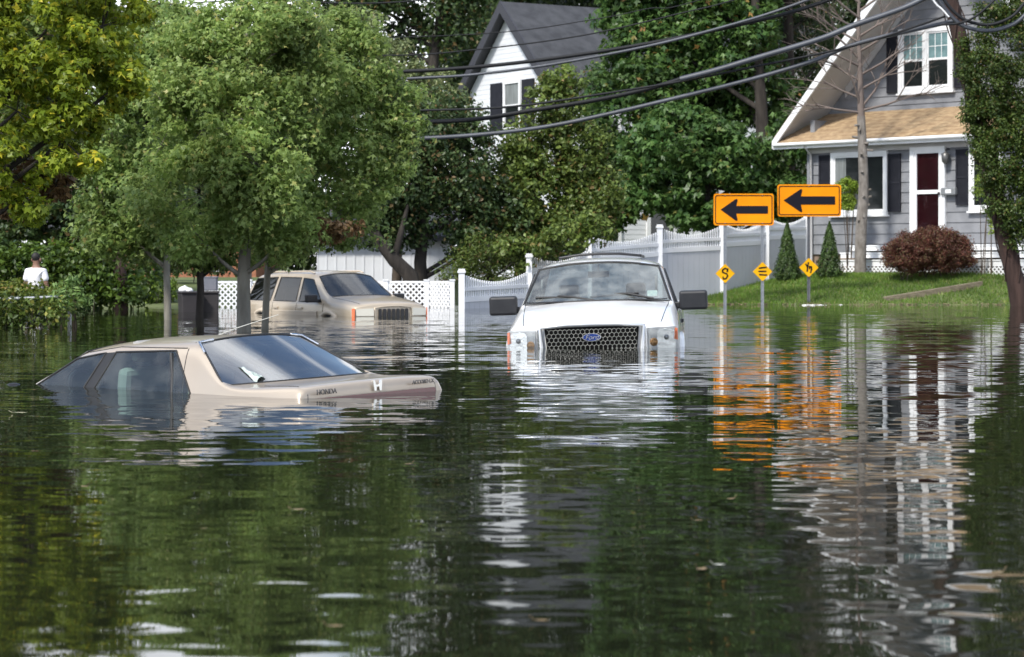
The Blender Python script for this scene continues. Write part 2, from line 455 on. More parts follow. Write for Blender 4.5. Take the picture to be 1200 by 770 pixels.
st = [
 S([-2.19]*9, [.72, .77, .78, .77, .73, .70, .6, .32, 0], [.3, .5, .66, .76, .80, .81, .815, .82, .82]),
 S([-2.20]*9, [.73, .78, .795, .785, .75, .715, .62, .33, 0], [.28, .48, .68, .84, .93, .965, .972, .98, .98]),
 S([-2.13]*9, [.74, .79, .80, .79, .755, .72, .63, .33, 0], [.28, .48, .68, .85, .94, .985, .992, 1.0, 1.0]),
 S([-1.95]*9, [.77, .82, .83, .825, .80, .765, .69, .34, 0], [.27, .5, .7, .87, .95, .985, .994, 1.003, 1.005]),
 S([-1.7, -1.7, -1.7, -1.7, -1.7, -1.62, -1.62, -1.70, -1.73], [.78, .835, .845, .84, .83, .81, .775, .40, 0], [.25, .5, .7, .88, .95, .98, .993, 1.006, 1.01]),
 S([-1.45, -1.45, -1.45, -1.45, -1.45, -1.36, -1.40, -1.62, -1.69], [.79, .845, .855, .845, .835, .815, .775, .40, 0], [.25, .5, .7, .885, .95, 1.0, 1.012, 1.02, 1.022]),
 S([-1.2, -1.2, -1.2, -1.2, -1.22, -.93, -.90, -.93, -.94], [.80, .85, .86, .84, .81, .605, .535, .27, 0], [.25, .5, .7, .885, .945, 1.27, 1.335, 1.365, 1.37]),
 S([-1.06, -1.06, -1.06, -1.06, -1.07, -.70, -.70, -.72, -.72], [.8, .85, .86, .84, .81, .608, .55, .28, 0], [.25, .5, .7, .885, .94, 1.285, 1.345, 1.375, 1.385]),
 S([.16, .16, .16, .16, .16, .0, 0, 0, 0], [.80, .85, .86, .845, .815, .615, .56, .29, 0], [.25, .5, .7, .88, .925, 1.295, 1.35, 1.38, 1.392]),
 S([.30, .3, .3, .3, .30, .13, .13, .13, .13], [.80, .85, .86, .845, .815, .612, .56, .29, 0], [.25, .5, .7, .875, .92, 1.292, 1.345, 1.375, 1.388]),
 S([1.2, 1.2, 1.2, 1.2, 1.2, .50, .40, .38, .38], [.80, .85, .86, .84, .81, .603, .55, .28, 0], [.25, .5, .7, .865, .90, 1.255, 1.318, 1.355, 1.367]),
 S([1.3, 1.3, 1.3, 1.3, 1.31, .59, .46, .44, .44], [.80, .85, .86, .84, .80, .59, .53, .28, 0], [.25, .5, .7, .86, .895, 1.235, 1.305, 1.345, 1.355]),
 S([1.44, 1.44, 1.44, 1.44, 1.44, 1.32, 1.28, 1.36, 1.4], [.8, .85, .86, .83, .78, .71, .64, .33, 0], [.25, .5, .7, .85, .885, .91, .925, .935, .94]),
 S([1.6]*9, [.8, .85, .855, .82, .77, .69, .62, .33, 0], [.25, .5, .7, .83, .86, .88, .89, .9, .905]),
 S([2.2]*9, [.76, .81, .82, .78, .74, .66, .6, .33, 0], [.25, .45, .62, .72, .76, .78, .79, .8, .8]),
 S([2.36]*9, [.7, .75, .76, .72, .68, .6, .55, .3, 0], [.28, .4, .5, .58, .61, .63, .635, .64, .64])]
holes = {'rear_window': [('B', 5, 6), ('B', 5, 7)], 'windshield': [('B', 11, 6), ('B', 11, 7)],
         'rear_door_window': [('L', 7, 4)], 'rear_door_window_far': [('R', 7, 4)], 'front_door_window': [('L', 9, 4)], 'front_door_window_far': [('R', 9, 4)],
         'door_pillar': [('L', 8, 4)], 'door_pillar_far': [('R', 8, 4)]}
bm_, hs = loft(st, holes)
bv = bvh_of(bm_)
sb = link_mesh('body', bm_, M_beige, sedan)
for n, me in hs.items():
    nm = n.replace('_far', '')
    if 'pillar' in n: link_mesh(nm, me, M_rubber, sedan); continue
    tr = .009
    o = link_mesh(nm, me, M_gl_rear if nm == 'rear_window' else M_gl_sed, sedan)
    trim_from(me, 'window_seal', tr, M_rubber, o)
mb = MB()
for sd in (1, -1):
    mb2 = MB(); mb2.tube([(-.66, sd*.625, 1.265), (-.76, sd*.71, 1.1), (-.84, sd*.80, .94)], .016, 6); mb2.build('window_divider', M_rubber, sedan)
    seam(sedan, bv, [(-.95, sd, .4), (-.98, sd, .9), (-.93, sd, 1.0), (-.80, sd, 1.34)], (0, -sd, 0), .004)
    seam(sedan, bv, [(.23, sd, .3), (.23, sd, .93)], (0, -sd, 0), .004)
    seam(sedan, bv, [(-.80, sd, 1.30), (0, sd, 1.332), (.4, sd, 1.30)], (0, -sd, 0), .005)
seam(sedan, bv, [(-1.72, .66, 2), (-2.1, .68, 2)], (0, 0, -1), .004); seam(sedan, bv, [(-1.72, -.66, 2), (-2.1, -.68, 2)], (0, 0, -1), .004)
seam(sedan, bv, [(-3, .68, .99), (-3, .69, .8)], (1, 0, 0), .004); seam(sedan, bv, [(-3, -.68, .99), (-3, -.69, .8)], (1, 0, 0), .004)
# chrome edge along the upper corner of the rear window
lp = max(boundary_loops(hs['rear_window']), key=len)
for sd in (1, -1):
    up = sorted([p for p in lp if p.z > 1.12 and p.y*sd > .36], key=lambda p: p.y*sd+p.z*0)
    up = sorted([p for p in lp if p.y*sd > .40 and p.z > 1.2], key=lambda p: -p.z)
    if len(up) > 2:
        mb = MB(); mb.tube([p+V((0, sd*.012, .006)) for p in up], .010, 6); mb.build('chrome_trim', M_chrome, sedan, fix=False)
xr = -2.222
tl = MB(); tl.prism(rrect(-.74, .78, .62, .898, .02), (xr-.004, 0, 0), (0, -1, 0), (0, 0, 1), .03); tl.build('tail_light', M_red, sedan)
M_badge = mat('badge_silver', (.62, .62, .6), .25, .9)
M_badged = mat('badge_dark', (.1, .095, .09), .4, .3)
fr = frame((-2.215, .50, .945), (0, -1, 0), (0, 0, 1))
lettering('lettering', 'HONDA', .055, frame((-2.222, .52, .937), (0, -1, 0), (.0, 0, 1)), M_badged, sedan)
lettering('lettering', 'ACCORD LX', .042, frame((-2.222, -.52, .945), (0, -1, 0), (0, 0, 1)), M_badged, sedan)
eb = MB(); x = -2.214
eb.prism([(-.05, .04), (-.03, .04), (-.02, .005), (.02, .005), (.03, .04), (.05, .04), (.038, -.04), (.018, -.04), (.014, -.01), (-.014, -.01), (-.018, -.04), (-.038, -.04)], (x, -.03, .95), (0, -1, 0), (0, 0, 1), -.012)
e2 = eb.build('emblem', M_badge, sedan)
mm = MB()
for sd in (1,):
    mm.ball((.99, .88*sd, 1.045), (.05, .085, .045)); mm.tube([(1.02, .78*sd, .97), (.99, .86*sd, 1.03)], .03, 6)
mm.build('side_mirror', M_black, sedan)
an = MB(); an.tube([(.62, -.5, 1.24), (.0, -.66, 1.42), (-.42, -.76, 1.515)], [.006, .0045, .003], 5); an.build('antenna', mat('antenna_pale', (.55, .55, .5), .4, .4), sedan)
seat(sedan, .1, .36, .45); seat(sedan, .1, -.36, .45); seat(sedan, -.95, 0, .45, 1.2, bench=True, back=.5, headrest=False)
steering(sedan, (.68, .36, .99), .185, .5)
dm = MB(); dm.prism([(.8, .7), (1.25, .7), (1.25, .9), (1.0, .95), (.82, .9)], (0, .7, 0), (1, 0, 0), (0, 0, 1), 1.4); dm.build('dashboard', M_dark, sedan, bevel=.03)
sh = MB(); sh.box((-1.32, 0, .985), (.55, 1.2, .03)); sh.build('parcel_shelf', M_greyint, sedan)
# crumpled pale sheet behind the rear window
rg = random.Random(3); n = 14; vs = []; fs = []
for i in range(n):
    for j in range(n):
        u, v = i/(n-1), j/(n-1)
        vs.append((-1.52+.62*u, .56-.34*v-.12*u, 1.015+.22*u*(1-.5*v)+.05*math.sin(9*v+3*u)+rg.uniform(-.012, .012)))
for i in range(n-1):
    for j in range(n-1): fs.append((i*n+j, i*n+j+1, (i+1)*n+j+1, (i+1)*n+j))
me = bpy.data.meshes.new('sunshade'); me.from_pydata(vs, [], fs)
link_mesh('sunshade', me, mat('pale_sheet', (.55, .6, .56), .5, c2=(.2, .26, .24), nscale=9, stretch=(1, 6, 1)), sedan, label='crumpled pale sunshade in the rear window corner')

# ---- white pickup
M_wpaint = mat('white_car_paint', (.80, .80, .79), .25, 0, c2=(.74, .745, .74), nscale=1.7, coat=.8)
M_gl_truck = glassmat('truck_glass', (.72, .80, .82), 1.75, .02, .16)
M_gl_tside = glassmat('truck_side_glass', (.4, .46, .46), 1.6, .02, .02)
ang = math.radians(-95)
fw = V((math.cos(ang), math.sin(ang), 0))
fr_ = V((PX(697, 26.2), 26.2, 0)); org = fr_-fw*2.88
truck = thing('pickup_truck', 'white pickup truck facing the camera with water up to its grille', 'pickup truck', (org.x, org.y, -.866), local=True, rot=(math.radians(1.9), math.radians(.2), ang))
c9 = [.9, .97, 1.0, .99, .94]
st = [
 S([-2.9]*9, [.9, .95, .97, .96, .94, .92, .88, .4, 0], [.5, .7, .95, 1.15, 1.28, 1.3, 1.3, 1.3, 1.3]),
 S([-2.8]*9, [.92, .98, 1.0, .98, .96, .93, .88, .4, 0], [.45, .7, .95, 1.15, 1.28, 1.3, 1.3, 1.3, 1.3]),
 S([-.80]*9, [.92, .98, 1.0, .98, .96, .93, .88, .4, 0], [.45, .7, .95, 1.15, 1.28, 1.3, 1.3, 1.3, 1.3]),
 S([-.72, -.72, -.72, -.72, -.72, -.72, -.72, -.72, -.72], [.92, .98, 1.0, .98, .95, .9, .84, .42, 0], [.45, .7, .95, 1.16, 1.26, 1.29, 1.3, 1.3, 1.3]),
 S([-.70, -.70, -.70, -.70, -.70, -.62, -.60, -.58, -.58], [.92, .98, 1.0, .98, .94, .775, .70, .4, 0], [.45, .7, .95, 1.16, 1.25, 1.73, 1.80, 1.86, 1.875]),
 S([-.5, -.5, -.5, -.5, -.55, -.50, -.48, -.46, -.46], [.92, .98, 1.0, .98, .94, .78, .72, .41, 0], [.45, .7, .95, 1.16, 1.25, 1.735, 1.82, 1.88, 1.895]),
 S([.1, .1, .1, .1, .1, .05, .05, .05, .05], [.92, .98, 1.0, .98, .945, .785, .725, .41, 0], [.45, .7, .95, 1.16, 1.245, 1.74, 1.83, 1.895, 1.91]),
 S([.2, .2, .2, .2, .2, .15, .15, .15, .15], [.92, .98, 1.0, .98, .945, .785, .725, .41, 0], [.45, .7, .95, 1.16, 1.245, 1.74, 1.83, 1.895, 1.91]),
 S([1.3, 1.3, 1.3, 1.3, 1.3, .64, .58, .56, .56], [.92, .98, 1.0, .985, .95, .80, .75, .41, 0], [.45, .7, .95, 1.16, 1.24, 1.715, 1.81, 1.875, 1.89]),
 S([1.42, 1.42, 1.42, 1.42, 1.43, .80, .74, .80, .83], [.92, .98, 1.0, .985, .95, .79, .735, .4, 0], [.45, .7, .95, 1.16, 1.245, 1.69, 1.775, 1.835, 1.85]),
 S([1.55, 1.55, 1.55, 1.55, 1.55, 1.50, 1.47, 1.60, 1.64], [.92, .98, 1.0, .985, .955, .93, .885, .42, 0], [.45, .7, .95, 1.16, 1.255, 1.315, 1.35, 1.385, 1.39]),
 S([1.66, 1.66, 1.66, 1.66, 1.66, 1.66, 1.66, 1.72, 1.75], [.92, .98, 1.0, .985, .955, .925, .87, .42, 0], [.45, .7, .95, 1.15, 1.245, 1.295, 1.335, 1.368, 1.375]),
 S([2.1]*9, [.92, .985, 1.005, .985, .95, .90, .82, .41, 0], [.45, .7, .95, 1.12, 1.20, 1.245, 1.30, 1.325, 1.325]),
 S([2.6]*9, [.92, .985, 1.0, .98, .93, .86, .72, .42, 0], [.45, .7, .93, 1.08, 1.135, 1.165, 1.215, 1.235, 1.235]),
 S([2.72, 2.72, 2.72, 2.73, 2.76, 2.80, 2.82, 2.84, 2.85], [.92, .97, .985, .965, .92, .85, .68, .42, 0], [.45, .7, .92, 1.06, 1.105, 1.125, 1.165, 1.18, 1.18]),
 S([2.74, 2.74, 2.74, 2.75, 2.78, 2.82, 2.85, 2.87, 2.88], [.91, .96, .975, .955, .91, .84, .66, .42, 0], [.45, .68, .9, 1.04, 1.085, 1.10, 1.135, 1.15, 1.15]),
 S([2.74, 2.74, 2.74, 2.75, 2.78, 2.82, 2.85, 2.87, 2.88], [.88, .93, .95, .93, .88, .82, .64, .4, 0], [.4, .5, .54, .56, .58, .58, .6, .6, .6])]
holes = {'rear_window': [('B', 3, 6), ('B', 3, 7)], 'windshield': [('B', 9, 6), ('B', 9, 7)],
         'rear_side_window': [('L', 5, 4)], 'rear_side_window_far': [('R', 5, 4)], 'front_door_window': [('L', 7, 4)], 'front_door_window_far': [('R', 7, 4)]}
bm_, hs = loft(st, holes)
bv = bvh_of(bm_)
link_mesh('body', bm_, M_wpaint, truck)
for n, me in hs.items():
    nm = n.replace('_far', '')
    o = link_mesh(nm, me, M_gl_truck if nm == 'windshield' else M_gl_tside, truck)
    trim_from(me, 'window_seal', .016 if nm == 'windshield' else .012, M_rubber, o)
    if nm == 'windshield':
        s_ = MB(); h = bv
        s_.prism(rrect(-.06, -.05, .06, .05, .01), (1.31, .66, 1.452), (0, 1, 0), (-.73, 0, .68), .004); s_.build('sticker', mat('pale_sticker', (.55, .68, .6), .5, c2=(.35, .5, .5), nscale=30), o)
mb = MB()
for sd in (1, -1):
    seam(truck, bv, [(1.40, sd*2, .6), (1.40, sd*2, 1.22)], (0, -sd, 0)); seam(truck, bv, [(.15, sd*2, .6), (.15, sd*2, 1.24)], (0, -sd, 0)); seam(truck, bv, [(-.52, sd*2, .6), (-.52, sd*2, 1.24)], (0, -sd, 0))
    seam(truck, bv, [(1.52, sd*.86, 3), (2.1, sd*.83, 3), (2.60, sd*.80, 3), (2.83, sd*.78, 3)], (0, 0, -1), .005)
# hood crease ridges
# wipers
for y0, y1 in ((-.08, .50), (-.74, -.20)):
    w = MB(); a = V((1.50-.04, y0, 1.418)); b = V((1.44, y1, 1.45))
    if y0 < -.5: a = V((1.40, y0, 1.43)); b = V((1.50, y1, 1.425))
    w.tube([a+V((0, 0, .015)), b+V((0, 0, .015))], .013, 6); w.tube([a.lerp(b, .5)+V((0, 0, .03)), a.lerp(b, .78)+V((.03, .0, .02)), (1.60, y1+.18, 1.395)], .014, 6)
    w.build('wiper', M_rubber, truck)
cw = MB(); cw.prism([(-.84, 0), (-.4, .03), (0, .035), (.4, .03), (.84, 0), (.8, -.04), (.4, -.02), (0, -.015), (-.4, -.02), (-.8, -.04)], (1.585, 0, 1.383), (0, 1, 0), (-.9, 0, .12), .012)
cw.build('cowl', M_rubber, truck)
for sd in (1, -1):
    m = MB(); m.prism(rrect(-.17, -.115, .17, .115, .035), (1.14, sd*1.15, 1.36), (0, 1, 0), (.05, 0, 1), .12)
    o = m.build('side_mirror', mat('mirror_charcoal', (.012, .013, .016), .5, c2=(.018, .019, .022), nscale=8), truck, bevel=.03)
    a = MB(); a.box((1.16, sd*.99, 1.30), (.07, .26, .08)); a.build('mirror_arm', M_black, o, bevel=.015)
# grille
gx = 2.895
gb = MB(); gb.prism([(-.54, 1.115), (-.505, .78), (.505, .78), (.54, 1.115), (0, 1.128)], (gx, 0, 0), (0, 1, 0), (0, 0, 1), -.03)
grille = gb.build('grille', mat('grille_recess', (.006, .006, .006), .9, spec=.05), truck)
hx = MB(); r = .0295; w = r*math.sqrt(3)
for row in range(-1, 9):
    for k in range(-13, 14):
        cy = k*w+(w/2 if row % 2 else 0); cz = .80+row*1.5*r
        pts = [(cy+r*math.sin(a*PI/3), cz+r*math.cos(a*PI/3)) for a in range(6)]
        for (y0, z0), (y1, z1) in ((pts[0], pts[1]), (pts[1], pts[2]), (pts[2], pts[3])):
            lim = lambda z: .505+.035*(z-.78)/.335
            if abs(y0) < lim(z0) and abs(y1) < lim(z1) and .78 < z0 < 1.115 and .78 < z1 < 1.115:
                hx.tube([(gx+.006, y0, z0), (gx+.006, y1, z1)], .003, 4, cap=False)
hx.build('honeycomb_mesh', mat('grille_mesh_grey', (.32, .32, .3), .35, .5), grille, fix=False)
fm = MB(); ring = [(-.545, 1.125), (0, 1.140), (.545, 1.125), (.51, .76)]
fm.tube([(gx+.004, .555, .70), (gx+.004, .565, .80), (gx+.004, .59, 1.12), (gx-.002, .3, 1.143), (gx, 0, 1.147), (gx-.002, -.3, 1.143), (gx+.004, -.59, 1.12), (gx+.004, -.565, .80), (gx+.004, -.555, .70)], .028, 8)
fm.build('grille_surround', mat('silver_trim', (.62, .63, .64), .25, .6), grille)
em = MB(); ov = [(.108*math.cos(2*PI*k/40), .046*math.sin(2*PI*k/40)) for k in range(40)]
em.prism(ov, (gx+.012, 0, 1.0), (0, 1, 0), (0, 0, 1), .014); o = em.build('emblem', M_chrome, grille)
e1 = MB(); e1.prism([(a*.9, b*.86) for a, b in ov], (gx+.02, 0, 1.0), (0, 1, 0), (0, 0, 1), .010); e1.build('emblem_oval', mat('emblem_blue', (.02, .045, .2), .2, .3, coat=.5), grille)
lettering('lettering', 'Ford', .080, frame((gx+.031, 0, .999), (0, 1, 0), (0, 0, 1)), M_chrome, grille, shear=.35, depth=.002)
M_lens = glassmat('headlamp_lens', (.94, .95, .95), 1.45, .03, .02)
M_housing = mat('headlamp_housing', (.55, .56, .57), .25, .55, c2=(.4, .41, .43), nscale=14)
for sd in (1, -1):
    u = V((-.30, sd*.954, 0)); o0 = V((2.865, sd*.63, 0))
    def hp(a, z, dx=0): return o0+u*a+V((dx, 0, z))
    poly = [(0.03, .75), (.355, .76), (.36, .90), (.345, 1.095), (.0, 1.09)]
    w_ = u.cross(V((0, 0, 1))); s_ = 1 if w_.x > 0 else -1
    hb = MB(); hb.prism(poly, o0-V((.03, 0, 0)), u, (0, 0, 1), .035*s_); hl = hb.build('headlight', M_housing, truck)
    rb = MB(); c = hp(.225, .955, .006); rb.prism(rrect(.115, .80, .33, 1.07, .06), o0+V((.008, 0, 0)), u, (0, 0, 1), .004*s_); rb.build('reflector', mat('reflector_silver', (.85, .86, .88), .18, 1, bump=.25, bscale=9), hl)
    rc = MB(); rc.ball(c+V((.012, 0, .02)), (.014, .03, .03), 12, 8); rc.build('bulb', mat('bulb_grey', (.3, .31, .33), .15, .6), hl)
    ab = MB(); ab.ball(hp(.075, .925, .012), (.035, .048, .048), 14, 8); ab.build('turn_signal', mat('amber_lens', (.55, .25, .05), .15, .3, coat=.6), hl)
    ob = MB(); ob.prism([(.315, .95), (.357, .94), (.355, 1.07), (.33, 1.08)], o0+V((.012, 0, 0)), u, (0, 0, 1), .012*s_); ob.build('side_marker', M_orange, hl)
    ln = MB(); ln.prism(poly, o0+V((.055, 0, 0)), u, (0, 0, 1), .006*s_); ln.build('lens', M_lens, hl)
    # bright strip between grille and lamp
    sp = MB(); sp.prism([(0, .72), (.045, .72), (.035, 1.11), (-.02, 1.12)], (2.868, sd*.585, 0), (-.1, sd, 0), (0, 0, 1), .03*s_); sp.build('lamp_surround', M_chrome, truck, bevel=.008)
    fl = MB(); arc = [(1.95+.55*math.cos(a), sd*1.0, .42+.55*math.sin(a)) for a in [PI*k/14 for k in range(15)]]
    fl.tube(arc, .045, 8); fl.build('wheel_arch_flare', M_wpaint, truck)
    dh = MB(); dh.box((.35, sd*1.0, 1.09), (.2, .03, .05)); dh.build('door_handle', M_black, truck, bevel=.01)
seat(truck, .15, .42, .72, .55, back=.55); seat(truck, .15, -.42, .72, .55, back=.55)
steering(truck, (.98, .42, 1.24), .2, .5)
d_ = MB(); d_.prism([(1.0, .8), (1.55, .8), (1.58, 1.33), (1.3, 1.34), (1.05, 1.22)], (0, .86, 0), (1, 0, 0), (0, 0, 1), 1.72); d_.build('dashboard', M_dark, truck, bevel=.04)
rm = MB(); rm.box((.88, 0, 1.70), (.04, .26, .08)); rm.tube([(.88, 0, 1.72), (.84, 0, 1.82)], .012, 5); rm.build('mirror_inside', M_black, truck, bevel=.015)
rf = MB(); rf.tube([(.40, -.50, 1.915), (.44, -.25, 1.945), (.45, 0, 1.952), (.44, .25, 1.945), (.40, .50, 1.915)], .017, 6)
for y in (-.5, .5): rf.tube([(.40, y, 1.915), (-.1, y*1.05, 1.90)], .02, 6)
rf.build('sunroof_deflector', M_black, truck)
for sd in (1, -1):
    gh = MB(); R_ = [V((.80, sd*.70, 1.56))+V((.12*math.cos(a)*.6, 0, .09*math.sin(a))) for a in [2*PI*k/14 for k in range(15)]]
    gh.tube(R_, .014, 5); gh.build('grab_handle', M_greyint, truck)

# ---- tan sport utility vehicle
M_tan = mat('tan_car_paint', (.47, .395, .30), .3, .2, c2=(.44, .37, .28), nscale=2, coat=.6)
M_tanl = mat('tan_lower_trim', (.5, .43, .34), .5, c2=(.46, .39, .31), nscale=3)
M_gl_suv = glassmat('suv_glass', (.10, .12, .15), 1.45, .02, .01)
M_gl_suvw = glassmat('suv_windshield', (.5, .6, .68), 1.8, .02, .03)
ang = math.radians(-56)
fw = V((math.cos(ang), math.sin(ang), 0)); lf = V((-fw.y, fw.x, 0))
org = V((PX(413, 42.3), 42.3, 0))-fw*2.12+lf*.80
suv = thing('sport_utility_vehicle', 'tan sport utility vehicle standing in water behind the thin grey trunks', 'car', (org.x, org.y, -.725), local=True, rot=(math.radians(.3), math.radians(.0), ang)); suv.scale = (1.0, .92, .92)
st = [
 S([-2.22]*9, [.82, .86, .87, .86, .82, .78, .6, .35, 0], [.45, .6, .8, .95, 1.0, 1.0, 1.0, 1.0, 1.0]),
 S([-2.26]*9, [.84, .88, .89, .88, .84, .80, .62, .35, 0], [.45, .62, .85, 1.0, 1.06, 1.07, 1.08, 1.08, 1.08]),
 S([-2.1, -2.1, -2.1, -2.1, -2.18, -2.0, -1.98, -1.98, -1.98], [.85, .89, .905, .895, .86, .70, .62, .35, 0], [.45, .62, .85, 1.02, 1.08, 1.5, 1.58, 1.63, 1.64]),
 S([-1.95, -1.95, -1.95, -1.95, -2.0, -1.86, -1.84, -1.84, -1.84], [.86, .9, .915, .90, .865, .705, .63, .36, 0], [.45, .62, .85, 1.02, 1.075, 1.53, 1.62, 1.67, 1.68]),
 S([-1.05, -1.05, -1.05, -1.05, -1.05, -.98, -.98, -.98, -.98], [.86, .905, .92, .905, .87, .72, .64, .37, 0], [.45, .62, .85, 1.02, 1.07, 1.56, 1.645, 1.70, 1.71]),
 S([-.93, -.93, -.93, -.93, -.93, -.86, -.86, -.86, -.86], [.86, .905, .92, .905, .87, .72, .64, .37, 0], [.45, .62, .85, 1.02, 1.07, 1.56, 1.645, 1.70, 1.71]),
 S([-.02, -.02, -.02, -.02, -.02, -.04, -.04, -.04, -.04], [.86, .905, .92, .905, .87, .72, .64, .37, 0], [.45, .62, .85, 1.02, 1.065, 1.555, 1.64, 1.695, 1.705]),
 S([.1, .1, .1, .1, .10, .06, .06, .06, .06], [.86, .905, .92, .905, .87, .72, .64, .37, 0], [.45, .62, .85, 1.02, 1.065, 1.55, 1.635, 1.69, 1.70]),
 S([.98, .98, .98, .98, .98, .42, .38, .36, .36], [.86, .905, .92, .905, .87, .71, .63, .37, 0], [.45, .62, .85, 1.01, 1.06, 1.52, 1.61, 1.665, 1.675]),
 S([1.08, 1.08, 1.08, 1.08, 1.09, .53, .48, .50, .51], [.86, .905, .92, .90, .86, .70, .61, .36, 0], [.45, .62, .85, 1.0, 1.055, 1.495, 1.58, 1.635, 1.645]),
 S([1.2, 1.2, 1.2, 1.2, 1.2, 1.10, 1.08, 1.2, 1.24], [.86, .905, .92, .895, .85, .80, .74, .38, 0], [.45, .62, .85, 1.03, 1.09, 1.14, 1.17, 1.195, 1.20]),
 S([1.4]*9, [.86, .905, .92, .89, .84, .78, .7, .38, 0], [.45, .62, .85, 1.03, 1.08, 1.13, 1.155, 1.185, 1.19]),
 S([2.0]*9, [.85, .9, .91, .87, .82, .74, .62, .36, 0], [.45, .62, .85, .985, 1.02, 1.055, 1.08, 1.105, 1.11]),
 S([2.12, 2.12, 2.12, 2.13, 2.15, 2.18, 2.2, 2.22, 2.23], [.83, .88, .89, .85, .80, .72, .6, .36, 0], [.45, .62, .83, .95, .985, 1.01, 1.03, 1.05, 1.055]),
 S([2.14, 2.14, 2.14, 2.15, 2.17, 2.2, 2.22, 2.24, 2.25], [.82, .86, .87, .83, .78, .71, .6, .36, 0], [.45, .6, .80, .92, .95, .97, .985, 1.005, 1.01]),
 S([2.14, 2.14, 2.14, 2.15, 2.17, 2.2, 2.22, 2.24, 2.25], [.8, .83, .84, .8, .76, .7, .58, .35, 0], [.4, .45, .5, .52, .54, .55, .56, .56, .56])]
holes = {'windshield': [('B', 9, 6), ('B', 9, 7)], 'quarter_window': [('L', 3, 4)], 'quarter_window_far': [('R', 3, 4)],
         'rear_door_window': [('L', 5, 4)], 'rear_door_window_far': [('R', 5, 4)], 'front_door_window': [('L', 7, 4)], 'front_door_window_far': [('R', 7, 4)]}
bm_, hs = loft(st, holes)
bv = bvh_of(bm_)
link_mesh('body', bm_, M_tan, suv)
for n, me in hs.items():
    nm = n.replace('_far', '')
    o = link_mesh(nm, me, M_gl_suvw if nm == 'windshield' else M_gl_suv, suv)
    trim_from(me, 'window_seal', .012, M_rubber, o)
mb = MB()
for sd in (1, -1):
    for x in (1.08, .04, -.92): seam(suv, bv, [(x, sd*2, .5), (x, sd*2, 1.04)], (0, -sd, 0), .006)
    seam(suv, bv, [(1.2, sd*.76, 3), (2.1, sd*.68, 3)], (0, 0, -1), .006)
for sd in (1, -1):
    for x in (.22, -.75):
        d_ = MB(); d_.box((x, sd*.925, .93), (.17, .035, .05)); d_.build('door_handle', M_tan, suv, bevel=.012)
    m = MB(); m.prism(rrect(-.13, -.08, .13, .08, .03), (.80, sd*1.04, 1.14), (0, 1, 0), (.05, 0, 1), .1); o = m.build('side_mirror', M_black, suv, bevel=.025)
    a = MB(); a.box((.86, sd*.92, 1.09), (.08, .12, .06)); a.build('mirror_arm', M_black, o)
    rl = MB(); rl.tube([(-1.7, sd*.6, 1.62), (-1.6, sd*.6, 1.67), (.1, sd*.59, 1.685), (.25, sd*.58, 1.65)], .018, 6); rl.build('roof_rail', M_tanl, suv)
    for cx in (1.32, -1.32):
        dk = MB(); dk.prism([(cx+.37*math.cos(a), .44+.37*math.sin(a)) for a in [PI*k/16 for k in range(17)]], (0, sd*.925, 0), (1, 0, 0), (0, 0, 1), -.012*sd if sd > 0 else .012)
        dk.build('wheel_well', M_dark, suv)
        fl = MB(); fl.tube([(cx+.43*math.cos(a), sd*.925, .43+.43*math.sin(a)) for a in [PI*k/16 for k in range(17)]], [.05]*17, 8); fl.build('wheel_arch_flare', M_tanl, suv)
    bs = MB(); bs.box((.0, sd*.93, .82), (1.75, .03, .12)); bs.build('side_moulding', M_tanl, suv, bevel=.012)
    hl = MB(); hl.prism([(0, .80), (.36, .80), (.37, .935), (0, .955)], (2.235, sd*.45, 0), (-.2, sd, 0), (0, 0, 1), .02*(1 if sd > 0 else -1)); hl.build('headlight', mat('pale_lamp', (.62, .6, .52), .15, .2, coat=.6), suv)
    ind = MB(); ind.prism([(0, .79), (.07, .79), (.07, .945), (0, .955)], (2.17, sd*.835, 0), (-.75, sd*.5, 0), (0, 0, 1), .02*(1 if sd > 0 else -1)); ind.build('turn_signal', M_orange, suv)
    tl = MB(); tl.box((-2.2, sd*.86, .98), (.12, .10, .32)); tl.build('tail_light', mat('suv_tail_red', (.35, .01, .015), .15, coat=.5), suv, bevel=.02)
bp_ = MB(); bp_.box((-2.28, 0, .80), (.2, 1.72, .16)); bp_.build('rear_bumper', M_tanl, suv, bevel=.04)
for k in range(7):
    y = (k-3)*.104
    g = MB(); g.prism(rrect(-.039, .74, .039, .94, .03), (2.262-.02*abs(y), y, 0), (0, 1, 0), (0, 0, 1), .006); g.build('grille_slot', M_dark, suv)
gf = MB(); gf.tube([(2.235, .41, .72), (2.235, .42, .96), (2.25, .2, .985), (2.255, 0, .99), (2.25, -.2, .985), (2.235, -.42, .96), (2.235, -.41, .72)], .016, 6); gf.build('grille_surround', M_tan, suv)
for y0, y1 in ((.05, .6), (-.6, -.08)):
    w = MB(); w.tube([(1.10, y0, 1.17), (1.06, y1, 1.18)], .012, 5); w.tube([(1.08, (y0+y1)/2, 1.19), (1.2, y0-.05, 1.14)], .012, 5); w.build('wiper', M_rubber, suv)
seat(suv, .0, .4, .7, .5, back=.55); seat(suv, .0, -.4, .7, .5, back=.55); seat(suv, -.95, 0, .7, 1.25, bench=True, back=.5)
steering(suv, (.62, .4, 1.10), .19, .5)
d_ = MB(); d_.prism([(.75, .7), (1.15, .7), (1.2, 1.09), (.95, 1.12), (.78, 1.0)], (0, .78, 0), (1, 0, 0), (0, 0, 1), 1.56); d_.build('dashboard', M_dark, suv, bevel=.03)
